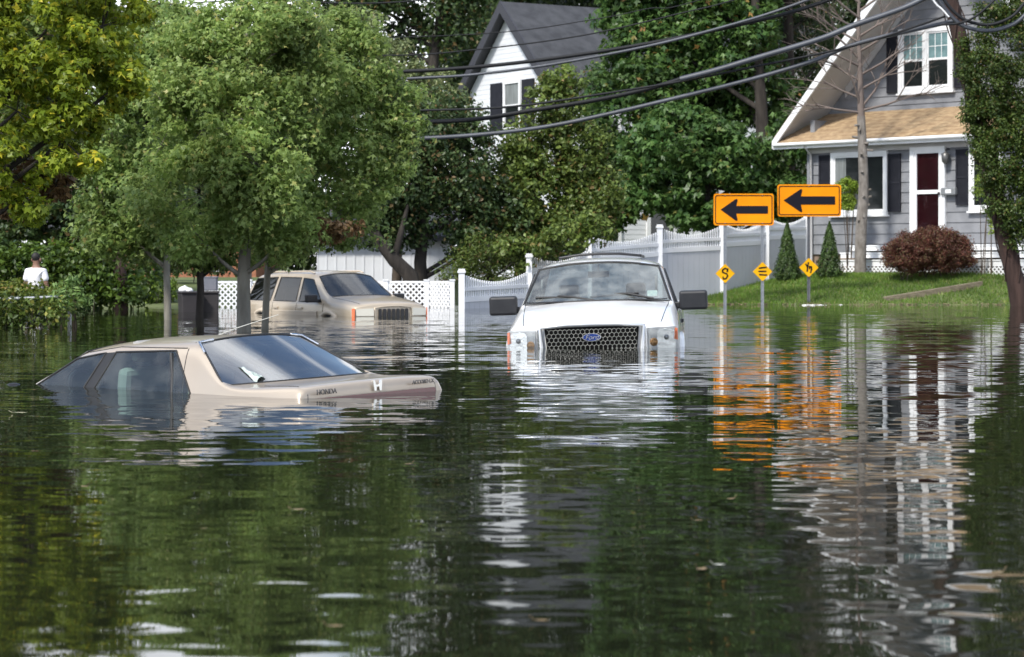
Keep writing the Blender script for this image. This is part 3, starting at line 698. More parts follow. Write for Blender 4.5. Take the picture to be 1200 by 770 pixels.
#@@PART3
# ------------------------------------------------------------------ ground, water, grass
def lerp(a, b, t): return a+(b-a)*t
GX = [-60, -9, -6, -1.09, .385, 1.8, 3.56, 5.2, 6.5, 7.8, 12, 60]; GZ = [-.9, -.9, -.9, -.9, -.55, -.2, .16, .36, .52, .68, .72, .8]
def ground_z(x, y):
    g = float(np.interp(x, GX, GZ))
    yf = float(np.interp(x, [3, 5, 10, 13], [56.5, 55.1, 55.0, 54.6]))
    w = float(np.interp(x, [4, 7, 11, 13], [4.6, 4.2, 2.8, 2.4]))
    if g > 0:
        z = g*math.sin(PI/2*min(1, (y-yf)/w)) if y > yf else max(-.9, (y-yf)*.3)
    else: z = g if y > yf else max(-.9, g+(y-yf)*.3)
    z = max(z, min(.55, -.9+(y-60)*.14))
    if x < -6: z = max(z, min(.5, (y-52)*.07))
    return z
xs = sorted(set([-400, -250, -150, -90, -60, -40, -30]+list(np.arange(-24, 24.1, .5))+[30, 40, 60, 90, 150, 250, 400]))
ys = sorted(set([-40, -20, 0, 20, 35, 42]+list(np.arange(46, 72.1, .4))+[76, 82, 90, 105, 130, 170, 250, 400, 700]))
vs = [(x, y, ground_z(x, y)) for y in ys for x in xs]; nx = len(xs)
fs = [(j*nx+i, j*nx+i+1, (j+1)*nx+i+1, (j+1)*nx+i) for j in range(len(ys)-1) for i in range(nx-1)]
me = bpy.data.meshes.new('ground'); me.from_pydata(vs, [], fs); me.polygons.foreach_set('use_smooth', [True]*len(fs))
M_lawn = mat('lawn_soil', (.055, .085, .022), .95, c2=(.12, .14, .05), nscale=1.1, bump=.4, bscale=12)
tag(link_mesh('ground', me, M_lawn), kind='structure')

def water_material():
    m, nt, b = nodes('flood_water'); L = nt.links.new; N = nt.nodes.new
    b.inputs['Base Color'].default_value = (.009, .011, .006, 1); b.inputs['Roughness'].default_value = .015
    b.inputs['IOR'].default_value = 1.333; b.inputs['Specular IOR Level'].default_value = .5
    g = N('ShaderNodeNewGeometry')
    acc = None
    def layer(scale, ax, ay, sx=1.0, detail=1.0, w=0):
        nonlocal acc
        mp = N('ShaderNodeMapping'); mp.inputs['Scale'].default_value = (scale*sx, scale, scale); mp.inputs['Location'].default_value = (w, w*.7, 0)
        mp.inputs['Rotation'].default_value = (0, 0, .12*w)
        n = N('ShaderNodeTexNoise'); n.inputs['Scale'].default_value = 1; n.inputs['Detail'].default_value = detail; n.inputs['Roughness'].default_value = .5
        L(g.outputs['Position'], mp.inputs[0]); L(mp.outputs[0], n.inputs['Vector'])
        s = N('ShaderNodeVectorMath'); s.operation = 'SUBTRACT'; L(n.outputs['Color'], s.inputs[0]); s.inputs[1].default_value = (.5, .5, .5)
        q = N('ShaderNodeVectorMath'); q.operation = 'MULTIPLY'; L(s.outputs[0], q.inputs[0]); q.inputs[1].default_value = (ax, ay, 0)
        if acc is None: acc = q.outputs[0]
        else:
            a = N('ShaderNodeVectorMath'); a.operation = 'ADD'; L(acc, a.inputs[0]); L(q.outputs[0], a.inputs[1]); acc = a.outputs[0]
    layer(.7, .008, .028, .5, 0, 1.0)
    layer(2.4, .009, .046, .45, 1, 3.0)
    layer(6.0, .012, .066, .45, 1, 7.0)
    layer(13, .008, .034, .5, 0, 5.0)
    # calm and ruffled patches
    pn = N('ShaderNodeTexNoise'); pn.inputs['Scale'].default_value = .12; pn.inputs['Detail'].default_value = 2
    L(g.outputs['Position'], pn.inputs['Vector'])
    mr = N('ShaderNodeMapRange'); mr.inputs[1].default_value = .35; mr.inputs[2].default_value = .65; mr.inputs[3].default_value = .65; mr.inputs[4].default_value = 1.15
    L(pn.outputs['Fac'], mr.inputs[0])
    sc = N('ShaderNodeVectorMath'); sc.operation = 'SCALE'; L(acc, sc.inputs[0]); L(mr.outputs[0], sc.inputs['Scale'])
    a = N('ShaderNodeVectorMath'); a.operation = 'ADD'; L(sc.outputs[0], a.inputs[0]); a.inputs[1].default_value = (0, 0, 1)
    nm = N('ShaderNodeVectorMath'); nm.operation = 'NORMALIZE'; L(a.outputs[0], nm.inputs[0]); L(nm.outputs[0], b.inputs['Normal'])
    return m
me = bpy.data.meshes.new('water'); me.from_pydata([(-120, -30, 0), (120, -30, 0), (120, 75, 0), (-120, 75, 0)], [], [(0, 1, 2, 3)])
tag(link_mesh('water', me, water_material()), kind='structure')

# ------------------------------------------------------------------ grey house
HO, HT, HN = V((10.84, 60, 0)), V((.6868, -.7268, 0)), V((-.7268, -.6868, 0))
def HPt(t, n, z): return HO+HT*t+HN*n+V((0, 0, z))
def ht(px, n=0.0):
    k = (px-600)/F
    return (k*(HO.y+HN.y*n)-HO.x-HN.x*n)/(HT.x-k*HT.y)
def hz(py, t, n=0.0): return HC-(py-HY)/F*(HO.y+HT.y*t+HN.y*n)
def hb(mb, t0, t1, n0, n1, z0, z1):
    q = lambda n: [HPt(t0, n, z0), HPt(t1, n, z0), HPt(t1, n, z1), HPt(t0, n, z1)]
    return mb.hexa(q(n0), q(n1))
M_siding = mat('grey_siding', (.225, .232, .25), .7, c2=(.165, .172, .188), nscale=2.6, bump=.15, bscale=30)
M_soffit = mat('soffit_paint', (.5, .5, .51), .6, c2=(.44, .43, .43), nscale=2)
M_shing = mat('tan_shingle', (.26, .175, .10), .9, c2=(.40, .29, .17), nscale=5.5, bump=.6, bscale=60, stretch=(1, 1, 2.5), detail=6)
M_slate = mat('slate_shingle', (.03, .032, .038), .9, c2=(.055, .058, .066), nscale=2.5, bump=.4, bscale=40)
M_shut = mat('shutter_charcoal', (.014, .015, .021), .7, c2=(.02, .021, .028), nscale=4, spec=.2)
M_pane = mat('window_pane', (.012, .015, .016), .04, spec=.5)
M_curt = mat('curtain_grey', (.2, .22, .22), .9, c2=(.12, .13, .13), nscale=5, stretch=(4, 4, .3))
M_brickf = mat('foundation_block', (.26, .19, .14), .9, c2=(.18, .13, .1), nscale=5)
M_doorred = mat('door_maroon', (.08, .010, .016), .5, c2=(.055, .008, .012), nscale=3)
M_screen = mat('screen_mesh', (.02, .018, .02), .5)
house = thing('house', 'grey clapboard house with white trim, tan porch roof and maroon door', 'house', HPt(0, 0, .7))
TL, TR = -3.98, 6.2
ZE = 4.30; SL = 1.06; T_TIP = -4.93; T_RDG = .45; ZR = ZE+SL*(T_RDG-T_TIP); T_TIP2 = 2*T_RDG-T_TIP
mb = MB(); z = 1.24
while z < 4.0:
    z1 = min(z+.27, 4.0)
    mb.hexa([HPt(TL, -.05, z), HPt(TR, -.05, z), HPt(TR, -.05, z1), HPt(TL, -.05, z1)], [HPt(TL, .03, z), HPt(TR, .03, z), HPt(TR, .006, z1), HPt(TL, .006, z1)]); z += .27
z = 5.0; NG = -1.0
while z < ZR-.12:
    z1 = z+.25; a0 = T_TIP+(z-ZE)/SL+.05; a1 = T_TIP+(z1-ZE)/SL+.05; b0 = 2*T_RDG-a0; b1 = 2*T_RDG-a1
    if b1 > a1: mb.hexa([HPt(a0, NG-.05, z), HPt(b0, NG-.05, z), HPt(b1, NG-.05, z1), HPt(a1, NG-.05, z1)], [HPt(a0, NG+.03, z), HPt(b0, NG+.03, z), HPt(b1, NG+.006, z1), HPt(a1, NG+.006, z1)])
    z += .25
# plain side and back walls
hb(mb, TL, TL+.15, -9, -.06, 1.24, 4.9); hb(mb, TR-.15, TR, -9, -.06, 1.24, 4.9); hb(mb, TL, TR, -9.15, -9, 1.24, 5.5)
for k in range(12): hb(mb, TL-.02, TL-.001, -9, -.06, 1.24+k*.27, 1.24+k*.27+.255)
mb.build('wall', M_siding, house)
fb = MB(); hb(fb, TL+.04, TR, -9, -.02, .2, 1.235); fb.build('foundation', M_brickf, house)
rf = MB()
for a, b in ((T_TIP, T_RDG), (T_TIP2, T_RDG)):
    rf.hexa([HPt(a, .34, ZE), HPt(b, .34, ZR), HPt(b, .34, ZR+.16), HPt(a, .34, ZE+.16)], [HPt(a, -9.5, ZE), HPt(b, -9.5, ZR), HPt(b, -9.5, ZR+.16), HPt(a, -9.5, ZE+.16)])
roof = rf.build('roof', M_shing, house)
fm = MB()
for a, b in ((T_TIP-.03, T_RDG), (T_TIP2+.03, T_RDG)):
    fm.hexa([HPt(a, .345, ZE-.17), HPt(b, .345, ZR-.17), HPt(b, .345, ZR+.19), HPt(a, .345, ZE+.05)], [HPt(a, .40, ZE-.17), HPt(b, .40, ZR-.17), HPt(b, .40, ZR+.19), HPt(a, .40, ZE+.05)])
fm.build('rake_board', M_white, house)
sf = MB()
for a, b in ((T_TIP, T_RDG), (T_TIP2, T_RDG)):
    sf.hexa([HPt(a, .34, ZE-.03), HPt(b, .34, ZR-.03), HPt(b, .34, ZR-.006), HPt(a, .34, ZE-.006)], [HPt(a, NG, ZE-.03), HPt(b, NG, ZR-.03), HPt(b, NG, ZR-.006), HPt(a, NG, ZE-.006)])
sf.build('soffit', M_soffit, house)
fz = MB()
for a, b in ((T_TIP+1.45, T_RDG), (T_TIP2-1.45, T_RDG)):
    s_ = 1 if a < b else -1
    fz.hexa([HPt(a, NG+.03, ZE+1.45*SL-.30), HPt(b, NG+.03, ZR-.30), HPt(b, NG+.03, ZR-.03), HPt(a, NG+.03, ZE+1.45*SL-.03)], [HPt(a, NG+.06, ZE+1.45*SL-.30), HPt(b, NG+.06, ZR-.30), HPt(b, NG+.06, ZR-.03), HPt(a, NG+.06, ZE+1.45*SL-.03)])
fz.build('frieze_board', M_soffit, house)
# porch roof in shingle courses
pr = MB(); NR = 8; rdm = random.Random(4)
for k in range(NR):
    f0, f1 = k/NR, (k+1)/NR+.03
    n0, n1 = lerp(.36, NG, f0), lerp(.36, NG, min(f1, 1)); z0, z1 = lerp(ZE-.0, 5.12, f0)+.022, lerp(ZE, 5.12, min(f1, 1))+.006
    a0 = T_TIP+.06+(z0-ZE)/SL; a1 = T_TIP+.06+(z1-ZE)/SL
    pr.hexa([HPt(a0, n0, z0-.05), HPt(TR+.4, n0, z0-.05), HPt(TR+.4, n1, z1-.05), HPt(a1, n1, z1-.05)], [HPt(a0, n0, z0), HPt(TR+.4, n0, z0), HPt(TR+.4, n1, z1), HPt(a1, n1, z1)])
pr.build('porch_roof', M_shing, house)
ev = MB(); hb(ev, T_TIP, TR+.4, .33, .385, ZE-.18, ZE-.02); ev.build('eave_board', M_white, house)
es = MB(); hb(es, T_TIP+.03, TR+.35, -.05, .33, ZE-.15, ZE-.12); hb(es, TL, TR, .031, .07, 3.98, ZE-.151); es.build('eave_soffit', M_soffit, house)
gt = MB(); gt.tube([HPt(T_TIP+.05, .43, ZE-.06), HPt(TR+.35, .43, ZE-.06)], .05, 8); gt.build('gutter', M_white, house)
dsp = MB(); dsp.tube([HPt(TL+.16, .43, ZE-.1), HPt(TL+.16, .12, ZE-.35), HPt(TL+.16, .09, 1.0)], .035, 6); dsp.build('downspout', M_soffit, house)
cb = MB(); hb(cb, TL-.03, TL+.09, .0, .05, 1.24, 3.98); cb.build('corner_board', M_siding, house)
def window(parent, px0, px1, py0, py1, n, fw, sashes=1, split=False, grid=False, curtain=0.0):
    t0, t1 = ht(px0, n), ht(px1, n); tm = (t0+t1)/2
    z1, z0 = hz(py0, tm, n), hz(py1, tm, n)
    m = MB(); hb(m, t0, t1, n, n+.075, z0, z0+fw); hb(m, t0, t1, n, n+.075, z1-fw, z1); hb(m, t0, t0+fw, n, n+.072, z0+fw, z1-fw); hb(m, t1-fw, t1, n, n+.072, z0+fw, z1-fw)
    hb(m, t0-.04, t1+.04, n, n+.11, z0-.05, z0-.002)
    inner = (t1-t0-2*fw)
    for k in range(1, sashes):
        c = t0+fw+inner*k/sashes; hb(m, c-fw*.45, c+fw*.45, n, n+.070, z0+fw, z1-fw)
    w = m.build('window', M_white, parent)
    for k in range(sashes):
        a = t0+fw+inner*k/sashes+(fw*.45 if k else 0); b = t0+fw+inner*(k+1)/sashes-(fw*.45 if k < sashes-1 else 0)
        s = MB(); e = .045
        hb(s, a, b, n, n+.05, z0+fw, z0+fw+e); hb(s, a, b, n, n+.05, z1-fw-e, z1-fw); hb(s, a, a+e, n, n+.048, z0+fw+e, z1-fw-e); hb(s, b-e, b, n, n+.048, z0+fw+e, z1-fw-e)
        zm = (z0+z1)/2
        if split: hb(s, a+e, b-e, n, n+.056, zm-.03, zm+.03)
        if grid:
            for q in (1, 2): c = lerp(a+e, b-e, q/3); hb(s, c-.009, c+.009, n, n+.034, zm+.03, z1-fw-e)
            c = lerp(zm, z1-fw-e, .5); hb(s, a+e, b-e, n, n+.033, c-.009, c+.009)
        s.build('sash', M_white, w)
        p = MB(); hb(p, a+e*.5, b-e*.5, n, n+.026, z0+fw+e*.5, z1-fw-e*.5); p.build('pane', M_pane, w)
        if grid: p = MB(); hb(p, a+e, b-e, n+.027, n+.030, zm+.03, z1-fw-e); p.build('pane_reflection', mat('teal_reflection', (.14, .24, .25), .25, c2=(.07, .14, .15), nscale=4), w)  # teal reflection put into the colour of a sheet over the upper sash
        if curtain: p = MB(); hb(p, a+e, lerp(a+e, b-e, curtain), n+.027, n+.030, z0+fw+e, z1-fw-e); p.build('curtain', M_curt, w)
    return w, t0, t1, z0, z1
def shutter(parent, px0, px1, py0, py1, n):
    t0, t1 = ht(px0, n), ht(px1, n); tm = (t0+t1)/2; z1, z0 = hz(py0, tm, n), hz(py1, tm, n)
    m = MB(); e = .05
    hb(m, t0, t1, n, n+.03, z0, z1); hb(m, t0, t0+e, n+.03, n+.05, z0, z1); hb(m, t1-e, t1, n+.03, n+.05, z0, z1)
    for f in (0, .5, 1): c = lerp(z0+e/2, z1-e/2, f); hb(m, t0+e, t1-e, n+.03, n+.048, c-e/2, c+e/2)
    k = z0+e
    while k < z1-e:
        hb(m, t0+e, t1-e, n+.03, n+.038, k, k+.022); k += .045
    return m.build('shutter', M_shut, parent)
window(house, 975, 1041, 178, 252, .03, .10, curtain=.22)
shutter(house, 960.5, 974, 182, 247, .03); shutter(house, 1041.5, 1056, 180, 248, .03)
window(house, 1137, 1176, 170, 247, .03, .10)
shutter(house, 1121, 1136, 175, 240, .03)
window(house, 1054, 1118, 32, 108, NG+.03, .13, sashes=2, split=True, grid=True)
shutter(house, 1040, 1053, 40, 109, NG+.03); shutter(house, 1119, 1130, 30, 103, NG+.03)
# door
n = .03; t0, t1 = ht(1068, n), ht(1109, n); tm = (t0+t1)/2; z1 = hz(172, tm, n); z0 = 1.47
m = MB(); f_ = .12
hb(m, t0, t0+f_, n, n+.08, z0, z1); hb(m, t1-f_, t1, n, n+.08, z0, z1); hb(m, t0+f_, t1-f_, n, n+.08, z1-f_, z1)
df = m.build('door_frame', M_white, house)
m = MB(); a, b = t0+f_, t1-f_; e = .085; zm = hz(225, tm, n)
hb(m, a, a+e, n, n+.06, z0, z1-f_); hb(m, b-e, b, n, n+.06, z0, z1-f_); hb(m, a+e, b-e, n, n+.06, z1-f_-e*.6, z1-f_); hb(m, a+e, b-e, n, n+.06, zm-.05, zm+.05); hb(m, a+e, b-e, n, n+.06, z0, z0+.18)
sd_ = m.build('storm_door', M_white, house)
m = MB(); hb(m, a+e, b-e, n, n+.018, z0+.18, z1-f_-e*.6); m.build('door', M_doorred, house)
m = MB(); hb(m, a+e, b-e, n+.02, n+.03, zm+.05, z1-f_-e*.6); hb(m, a+e, b-e, n+.02, n+.03, z0+.18, zm-.05); m.build('screen_pane', glassmat('door_glass', (.75, .7, .72), 1.3, .04, .0), sd_)
m = MB(); m.ball(HPt(b-.05, n+.10, zm-.05), .04); m.build('handle', M_black, sd_)
# wall lamp and mailbox
t_ = ht(1110.5, .1); zl = hz(185, t_, .1)
m = MB(); m.tube([HPt(t_, .04, zl+.22), HPt(t_, .14, zl+.24), HPt(t_, .2, zl+.14)], .02, 6)
m.tube([HPt(t_, .2, zl+.14), HPt(t_, .2, zl+.10), HPt(t_, .2, zl-.10), HPt(t_, .2, zl-.16)], [.03, .11, .09, .03], 8); m.build('porch_lamp', mat('lamp_pewter', (.12, .12, .12), .4, .5), house)
t0_, t1_ = ht(1104, .1), ht(1121, .1); zb, zt_ = hz(229, t0_, .1), hz(220, t0_, .1)
m = MB(); hb(m, t0_, t1_, .04, .18, zb, zt_); m.build('mailbox', mat('mailbox_grey', (.22, .23, .24), .5, .3), house, bevel=.03)
m = MB(); hb(m, t0_+.16, t0_+.34, .182, .186, zb+.05, zt_-.05); m.build('mailbox_plate', M_white, house)
# front steps with lattice skirt
def lattice(mb, A, U, W, H, step=.1, wd=.032, th=.012, nrm=None):
    """diagonal slats on the rectangle from A along unit U (width W) and up (height H)"""
    A, U, Z = V(A), V(U), V((0, 0, 1)); n_ = V(nrm) if nrm is not None else U.cross(Z)
    for s_, off in ((1, 0), (-1, th)):
        k = -H if s_ > 0 else 0
        while k < W+(H if s_ < 0 else 0):
            # line u = k + s*h for h in 0..H, clipped to 0..W
            h0, h1 = 0, H
            if s_ > 0: h0 = max(0, -k); h1 = min(H, W-k)
            else: h0 = max(0, k-W); h1 = min(H, k)
            if h1-h0 > .02:
                p, q = A+U*(k+s_*h0)+Z*h0, A+U*(k+s_*h1)+Z*h1
                d = (q-p).normalized(); c = d.cross(n_).normalized()*wd/2; o_ = n_*off; b_ = n_*th*.95
                mb.hexa([p-c+o_, q-c+o_, q+c+o_, p+c+o_], [p-c+o_+b_, q-c+o_+b_, q+c+o_+b_, p+c+o_+b_])
            k += step*1.414
    return mb
ta = ht(997, .5)
for k, (py0, py1) in enumerate(((287.5, 294), (296, 302.5), (304.5, 312))):
    nn = .45+.36*k; a_ = ta-.02-.05*k; zt_ = hz(py0, a_, nn); zb = hz(py1, a_, nn)
    m = MB(); hb(m, a_, TR, nn, nn+.03, zb, zt_-.036); hb(m, a_-.02, TR, nn-.36 if k else .05, nn+.05, zt_-.035, zt_); m.build('step', M_white, house)
m = MB(); lattice(m, HPt(ta-.1, 1.22, .66), HT, TR-ta, hz(312.5, ta, 1.2)-.66, .085, .034, nrm=HN); m.build('lattice_skirt', M_white, house, fix=False)

# ------------------------------------------------------------------ white gabled house behind
WO = P(598, 8, 77); WT, WN = V((.5, -.866, 0)), V((-.866, -.5, 0))
AZ = WO.z; HWD = 2.9; SLW = .93
def WP(t, n, z): return V((WO.x, WO.y, 0))+WT*t+WN*n+V((0, 0, z))
def wb(mb, t0, t1, n0, n1, z0, z1):
    q = lambda n: [WP(t0, n, z0), WP(t1, n, z0), WP(t1, n, z1), WP(t0, n, z1)]
    return mb.hexa(q(n0), q(n1))
M_wsid = mat('white_siding', (.66, .68, .71), .6, c2=(.6, .62, .65), nscale=1.2)
wh = thing('house', 'white house with a steep slate gable rising behind the trees', 'house', WP(0, 0, .4))
EZ = AZ-HWD*SLW
mb = MB(); z = .2
while z < AZ-.15:
    z1 = z+.16
    w0 = min(HWD-.15, (AZ-z)/SLW-.12); w1 = max(.02, min(HWD-.15, (AZ-z1)/SLW-.12))
    mb.hexa([WP(-w0, -.05, z), WP(w0, -.05, z), WP(w1, -.05, z1), WP(-w1, -.05, z1)], [WP(-w0, .012, z), WP(w0, .012, z), WP(w1, .004, z1), WP(-w1, .004, z1)]); z += .16
z = .2
while z < EZ-.05:
    mb.hexa([WP(HWD-.2, -8.5, z), WP(HWD-.2, -.051, z), WP(HWD-.2, -.051, z+.16), WP(HWD-.2, -8.5, z+.16)], [WP(HWD-.135, -8.5, z), WP(HWD-.135, -.051, z), WP(HWD-.142, -.051, z+.16), WP(HWD-.142, -8.5, z+.16)]); z += .16
wb(mb, -HWD+.15, -HWD+.3, -8.5, -.06, .2, EZ); wb(mb, -HWD+.15, HWD-.15, -8.7, -8.51, .2, EZ)
mb.build('wall', M_wsid, wh)
rf = MB()
for s in (-1, 1):
    e = HWD+.15
    rf.hexa([WP(s*e, .34, AZ-e*SLW), WP(0, .34, AZ), WP(0, .34, AZ+.16), WP(s*e, .34, AZ-e*SLW+.16)], [WP(s*e, -8.9, AZ-e*SLW), WP(0, -8.9, AZ), WP(0, -8.9, AZ+.16), WP(s*e, -8.9, AZ-e*SLW+.16)])
wr = rf.build('roof', M_slate, wh)
fm = MB()
for s in (-1, 1):
    e = HWD+.2
    fm.hexa([WP(s*e, .345, AZ-e*SLW-.22), WP(0, .345, AZ-.22), WP(0, .345, AZ+.18), WP(s*e, .345, AZ-e*SLW+.18)], [WP(s*e, .41, AZ-e*SLW-.22), WP(0, .41, AZ-.22), WP(0, .41, AZ+.18), WP(s*e, .41, AZ-e*SLW+.18)])
    fm.hexa([WP(s*e, .03, AZ-e*SLW-.08), WP(0, .03, AZ-.08), WP(0, .03, AZ-.01), WP(s*e, .03, AZ-e*SLW-.01)], [WP(s*e, .344, AZ-e*SLW-.08), WP(0, .344, AZ-.08), WP(0, .344, AZ-.01), WP(s*e, .344, AZ-e*SLW-.01)])
fm.build('rake_board', mat('rake_charcoal', (.035, .036, .045), .6), wh)
def wt(px, n=.03):
    k = (px-600)/F
    return (k*(WO.y+WN.y*n)-WO.x-WN.x*n)/(WT.x-k*WT.y)
def wz(py, t, n=.03): return HC-(py-HY)/F*(WO.y+WT.y*t+WN.y*n)
def wwin(t0, t1, z0, z1, name='window'):
    m = MB(); f_ = .12
    wb(m, t0-f_, t1+f_, .03, .09, z1, z1+f_); wb(m, t0-f_, t1+f_, .03, .10, z0-f_, z0); wb(m, t0-f_, t0, .03, .088, z0, z1); wb(m, t1, t1+f_, .03, .088, z0, z1); wb(m, t0, t1, .03, .075, (z0+z1)/2-.03, (z0+z1)/2+.03)
    w = m.build(name, M_white, wh)
    p = MB(); wb(p, t0, t1, .03, .05, z0, z1); p.build('pane', M_pane, w)
    c = MB(); wb(c, t0+.03, t1-.03, .051, .054, (z0+z1)/2+.03, z1); c.build('curtain', M_curt, w)
t0, t1 = wt(593), wt(609); zt_, zb = wz(99, t0), wz(150, t0)
wwin(t0, t1, zb, zt_)
for a, b in ((wt(575.5), wt(588.5)), (t1+.2, t1+.2+wt(588.5)-wt(575.5))):
    m = MB(); wb(m, a, b, .03, .07, zb-.05, zt_+.08); m.build('shutter', M_shut, wh)
lr = MB(); a, b = wt(572, .9), wt(612, .9); zl = wz(176, t0, .5); lr.hexa([WP(a, .03, zl+.2), WP(b, .03, zl+.2), WP(b, 1.0, zl-.15), WP(a, 1.0, zl-.15)], [WP(a, .03, zl+.3), WP(b, .03, zl+.3), WP(b, 1.0, zl-.05), WP(a, 1.0, zl-.05)]); lr.build('porch_roof', mat('grey_shingle', (.2, .2, .21), .85), wh)
# side-wall windows of the white house
for n0 in (-2.0, -4.2, -6.8):
    for z0 in (1.75, 4.6):
        m = MB(); tq = HWD-.128; wb(m, tq, tq+.06, n0-.6, n0+.6, z0-.1, z0+1.25); w = m.build('window', M_white, wh)
        m = MB(); wb(m, tq+.061, tq+.066, n0-.45, n0+.45, z0, z0+1.15); m.build('pane', M_pane, w)
# wing with grey roof to the right of the slate roof
def simple_house(name, label, px0, px1, d, z0, ez, rz, wallm, roofm, windows=(), depth=7, boards=0):
    x0, x1 = PX(px0, d), PX(px1, d)
    h = thing(name, label, 'house' if name != 'garage' else 'garage', ((x0+x1)/2, d, z0))
    m = MB(); m.hexa([(x0, d, z0), (x1, d, z0), (x1, d, ez), (x0, d, ez)], [(x0, d+depth, z0), (x1, d+depth, z0), (x1, d+depth, ez), (x0, d+depth, ez)])
    if boards:
        x = x0
        while x < x1: m.box((x, d-.008, (z0+ez)/2), (.03, .016, ez-z0)); x += boards
    m.build('wall', wallm, h)
    r = MB(); e = .3
    r.hexa([(x0-e, d-e, ez-.1), (x1+e, d-e, ez-.1), (x1+e, d+depth/2, rz-.02), (x0-e, d+depth/2, rz-.02)], [(x0-e, d-e, ez+.03), (x1+e, d-e, ez+.03), (x1+e, d+depth/2, rz+.11), (x0-e, d+depth/2, rz+.11)])
    r.hexa([(x0-e, d+depth+e, ez-.1), (x1+e, d+depth+e, ez-.1), (x1+e, d+depth/2, rz-.02), (x0-e, d+depth/2, rz-.02)], [(x0-e, d+depth+e, ez+.03), (x1+e, d+depth+e, ez+.03), (x1+e, d+depth/2, rz+.11), (x0-e, d+depth/2, rz+.11)])
    r.build('roof', roofm, h)
    for a, b, py0, py1 in windows:
        m = MB(); m.hexa([(PX(a, d), d-.05, PZ(py1, d)), (PX(b, d), d-.05, PZ(py1, d)), (PX(b, d), d-.05, PZ(py0, d)), (PX(a, d), d-.05, PZ(py0, d))], [(PX(a, d), d-.018, PZ(py1, d)), (PX(b, d), d-.018, PZ(py1, d)), (PX(b, d), d-.018, PZ(py0, d)), (PX(a, d), d-.018, PZ(py0, d))])
        w = m.build('window', M_white, h)
        m = MB(); g_ = 2; m.hexa([(PX(a+g_, d), d-.058, PZ(py1-g_, d)), (PX(b-g_, d), d-.058, PZ(py1-g_, d)), (PX(b-g_, d), d-.058, PZ(py0+g_, d)), (PX(a+g_, d), d-.058, PZ(py0+g_, d))], [(PX(a+g_, d), d-.052, PZ(py1-g_, d)), (PX(b-g_, d), d-.052, PZ(py1-g_, d)), (PX(b-g_, d), d-.052, PZ(py0+g_, d)), (PX(a+g_, d), d-.052, PZ(py0+g_, d))]); m.build('pane', M_pane, w)
    return h
M_brick = mat('orange_brick', (.36, .16, .09), .9, c2=(.26, .1, .06), nscale=8, bump=.5, bscale=20)
simple_house('garage', 'white board garage behind the lattice fence and dark tree trunks', 372, 525, 62, -.3, PZ(278, 62), PZ(235, 62), M_wsid, M_slate, boards=.25)
simple_house('brick_house', 'orange brick house glimpsed between the street trunks and hedges', 60, 300, 76, .1, PZ(268, 76), PZ(215, 76), M_brick, M_slate, windows=((238, 258, 290, 318), (100, 125, 285, 318)))
simple_house('house', 'grey house far behind the maple, only pale wall patches showing', 740, 960, 96, .4, PZ(40, 96), PZ(-40, 96), mat('far_grey_wall', (.36, .38, .4), .8), M_slate)

# ------------------------------------------------------------------ fences
FP = [(541, 50, 316), (620, 52, 298), (690, 54, 281), (773, 55.8, 264), (846, 57.3, 257.5), (898, 59.2, 251.5), (945, 61.2, 248)]
fence = thing('fence', 'white picket-topped vinyl fence stepping uphill behind the pickup and arrow signs', 'fence', P(541, 316, 50)*1.0)
pts = [P(*q[:1], q[2], q[1]) for q in FP]
for p in pts:
    m = MB(); g_ = ground_z(p.x, p.y)-.3
    m.box((p.x, p.y, (p.z+g_)/2-.03), (.13, .13, p.z-g_-.06)); m.box((p.x, p.y, p.z-.045), (.175, .175, .05))
    m.box((p.x, p.y, p.z+.0), (.14, .14, .035))
    m.build('post', M_vinyl, fence)
LV = [(.74, .80), (1.15, 1.3), (1.62, 1.76), (1.84, 1.92), (2.0, 2.08), (2.2, 2.25)]
for (a, b), (za, zb) in zip(zip(pts, pts[1:]), LV):
    u = V((b.x-a.x, b.y-a.y, 0)); Ln = u.length; u.normalize(); nrm = V((u.y, -u.x, 0))
    # each section is level, or follows the slope on the low end
    def top(f): return lerp(za, zb, f)-.20*math.sin(PI*f)**1.0
    m = MB(); k = .09
    R = Matrix((u, nrm, V((0, 0, 1)))).transposed()
    while k < Ln-.07:
        f = k/Ln; z1 = top(f); zr = lerp(za, zb, f)-.60; c = a+u*k
        m.box((c.x, c.y, (z1+zr)/2), (.042, .022, z1-zr), R)
        m.add([c+u*s*.021+nrm*q*.011+V((0, 0, z1-c.z)) for s in (-1, 1) for q in (-1, 1)]+[V((c.x, c.y, z1+.022))], [(0, 1, 4), (1, 3, 4), (3, 2, 4), (2, 0, 4)])
        k += .082
    for off, hh in ((-.36, .075), (-.60, .11)):
        q0 = [a+u*.06+V((0, 0, za+off-a.z)), a+u*(Ln-.06)+V((0, 0, zb+off-a.z))]
        for q in q0: pass
        w = nrm*.028
        m.hexa([q0[0]-w, q0[1]-w, q0[1]-w+V((0, 0, hh)), q0[0]-w+V((0, 0, hh))], [q0[0]+w, q0[1]+w, q0[1]+w+V((0, 0, hh)), q0[0]+w+V((0, 0, hh))])
    m.build('picket_panel', M_vinyl, fence, fix=False)
    m = MB(); k = .065; W_ = .19
    while k < Ln-.07:
        k1 = min(k+W_-.006, Ln-.065); w = nrm*.012
        q0, q1 = a+u*k, a+u*k1
        zz0 = lambda q, kk: V((q.x, q.y, lerp(za, zb, kk/Ln)-.602)); zg = lambda q: V((q.x, q.y, min(ground_z(q.x, q.y)-.2, -.02 if q.x < 1 else 9)))
        m.hexa([zg(q0)-w, zg(q1)-w, zz0(q1, k1)-w, zz0(q0, k)-w], [zg(q0)+w, zg(q1)+w, zz0(q1, k1)+w, zz0(q0, k)+w]); k += W_
    m.build('privacy_panel', M_gpanel, fence, fix=False)
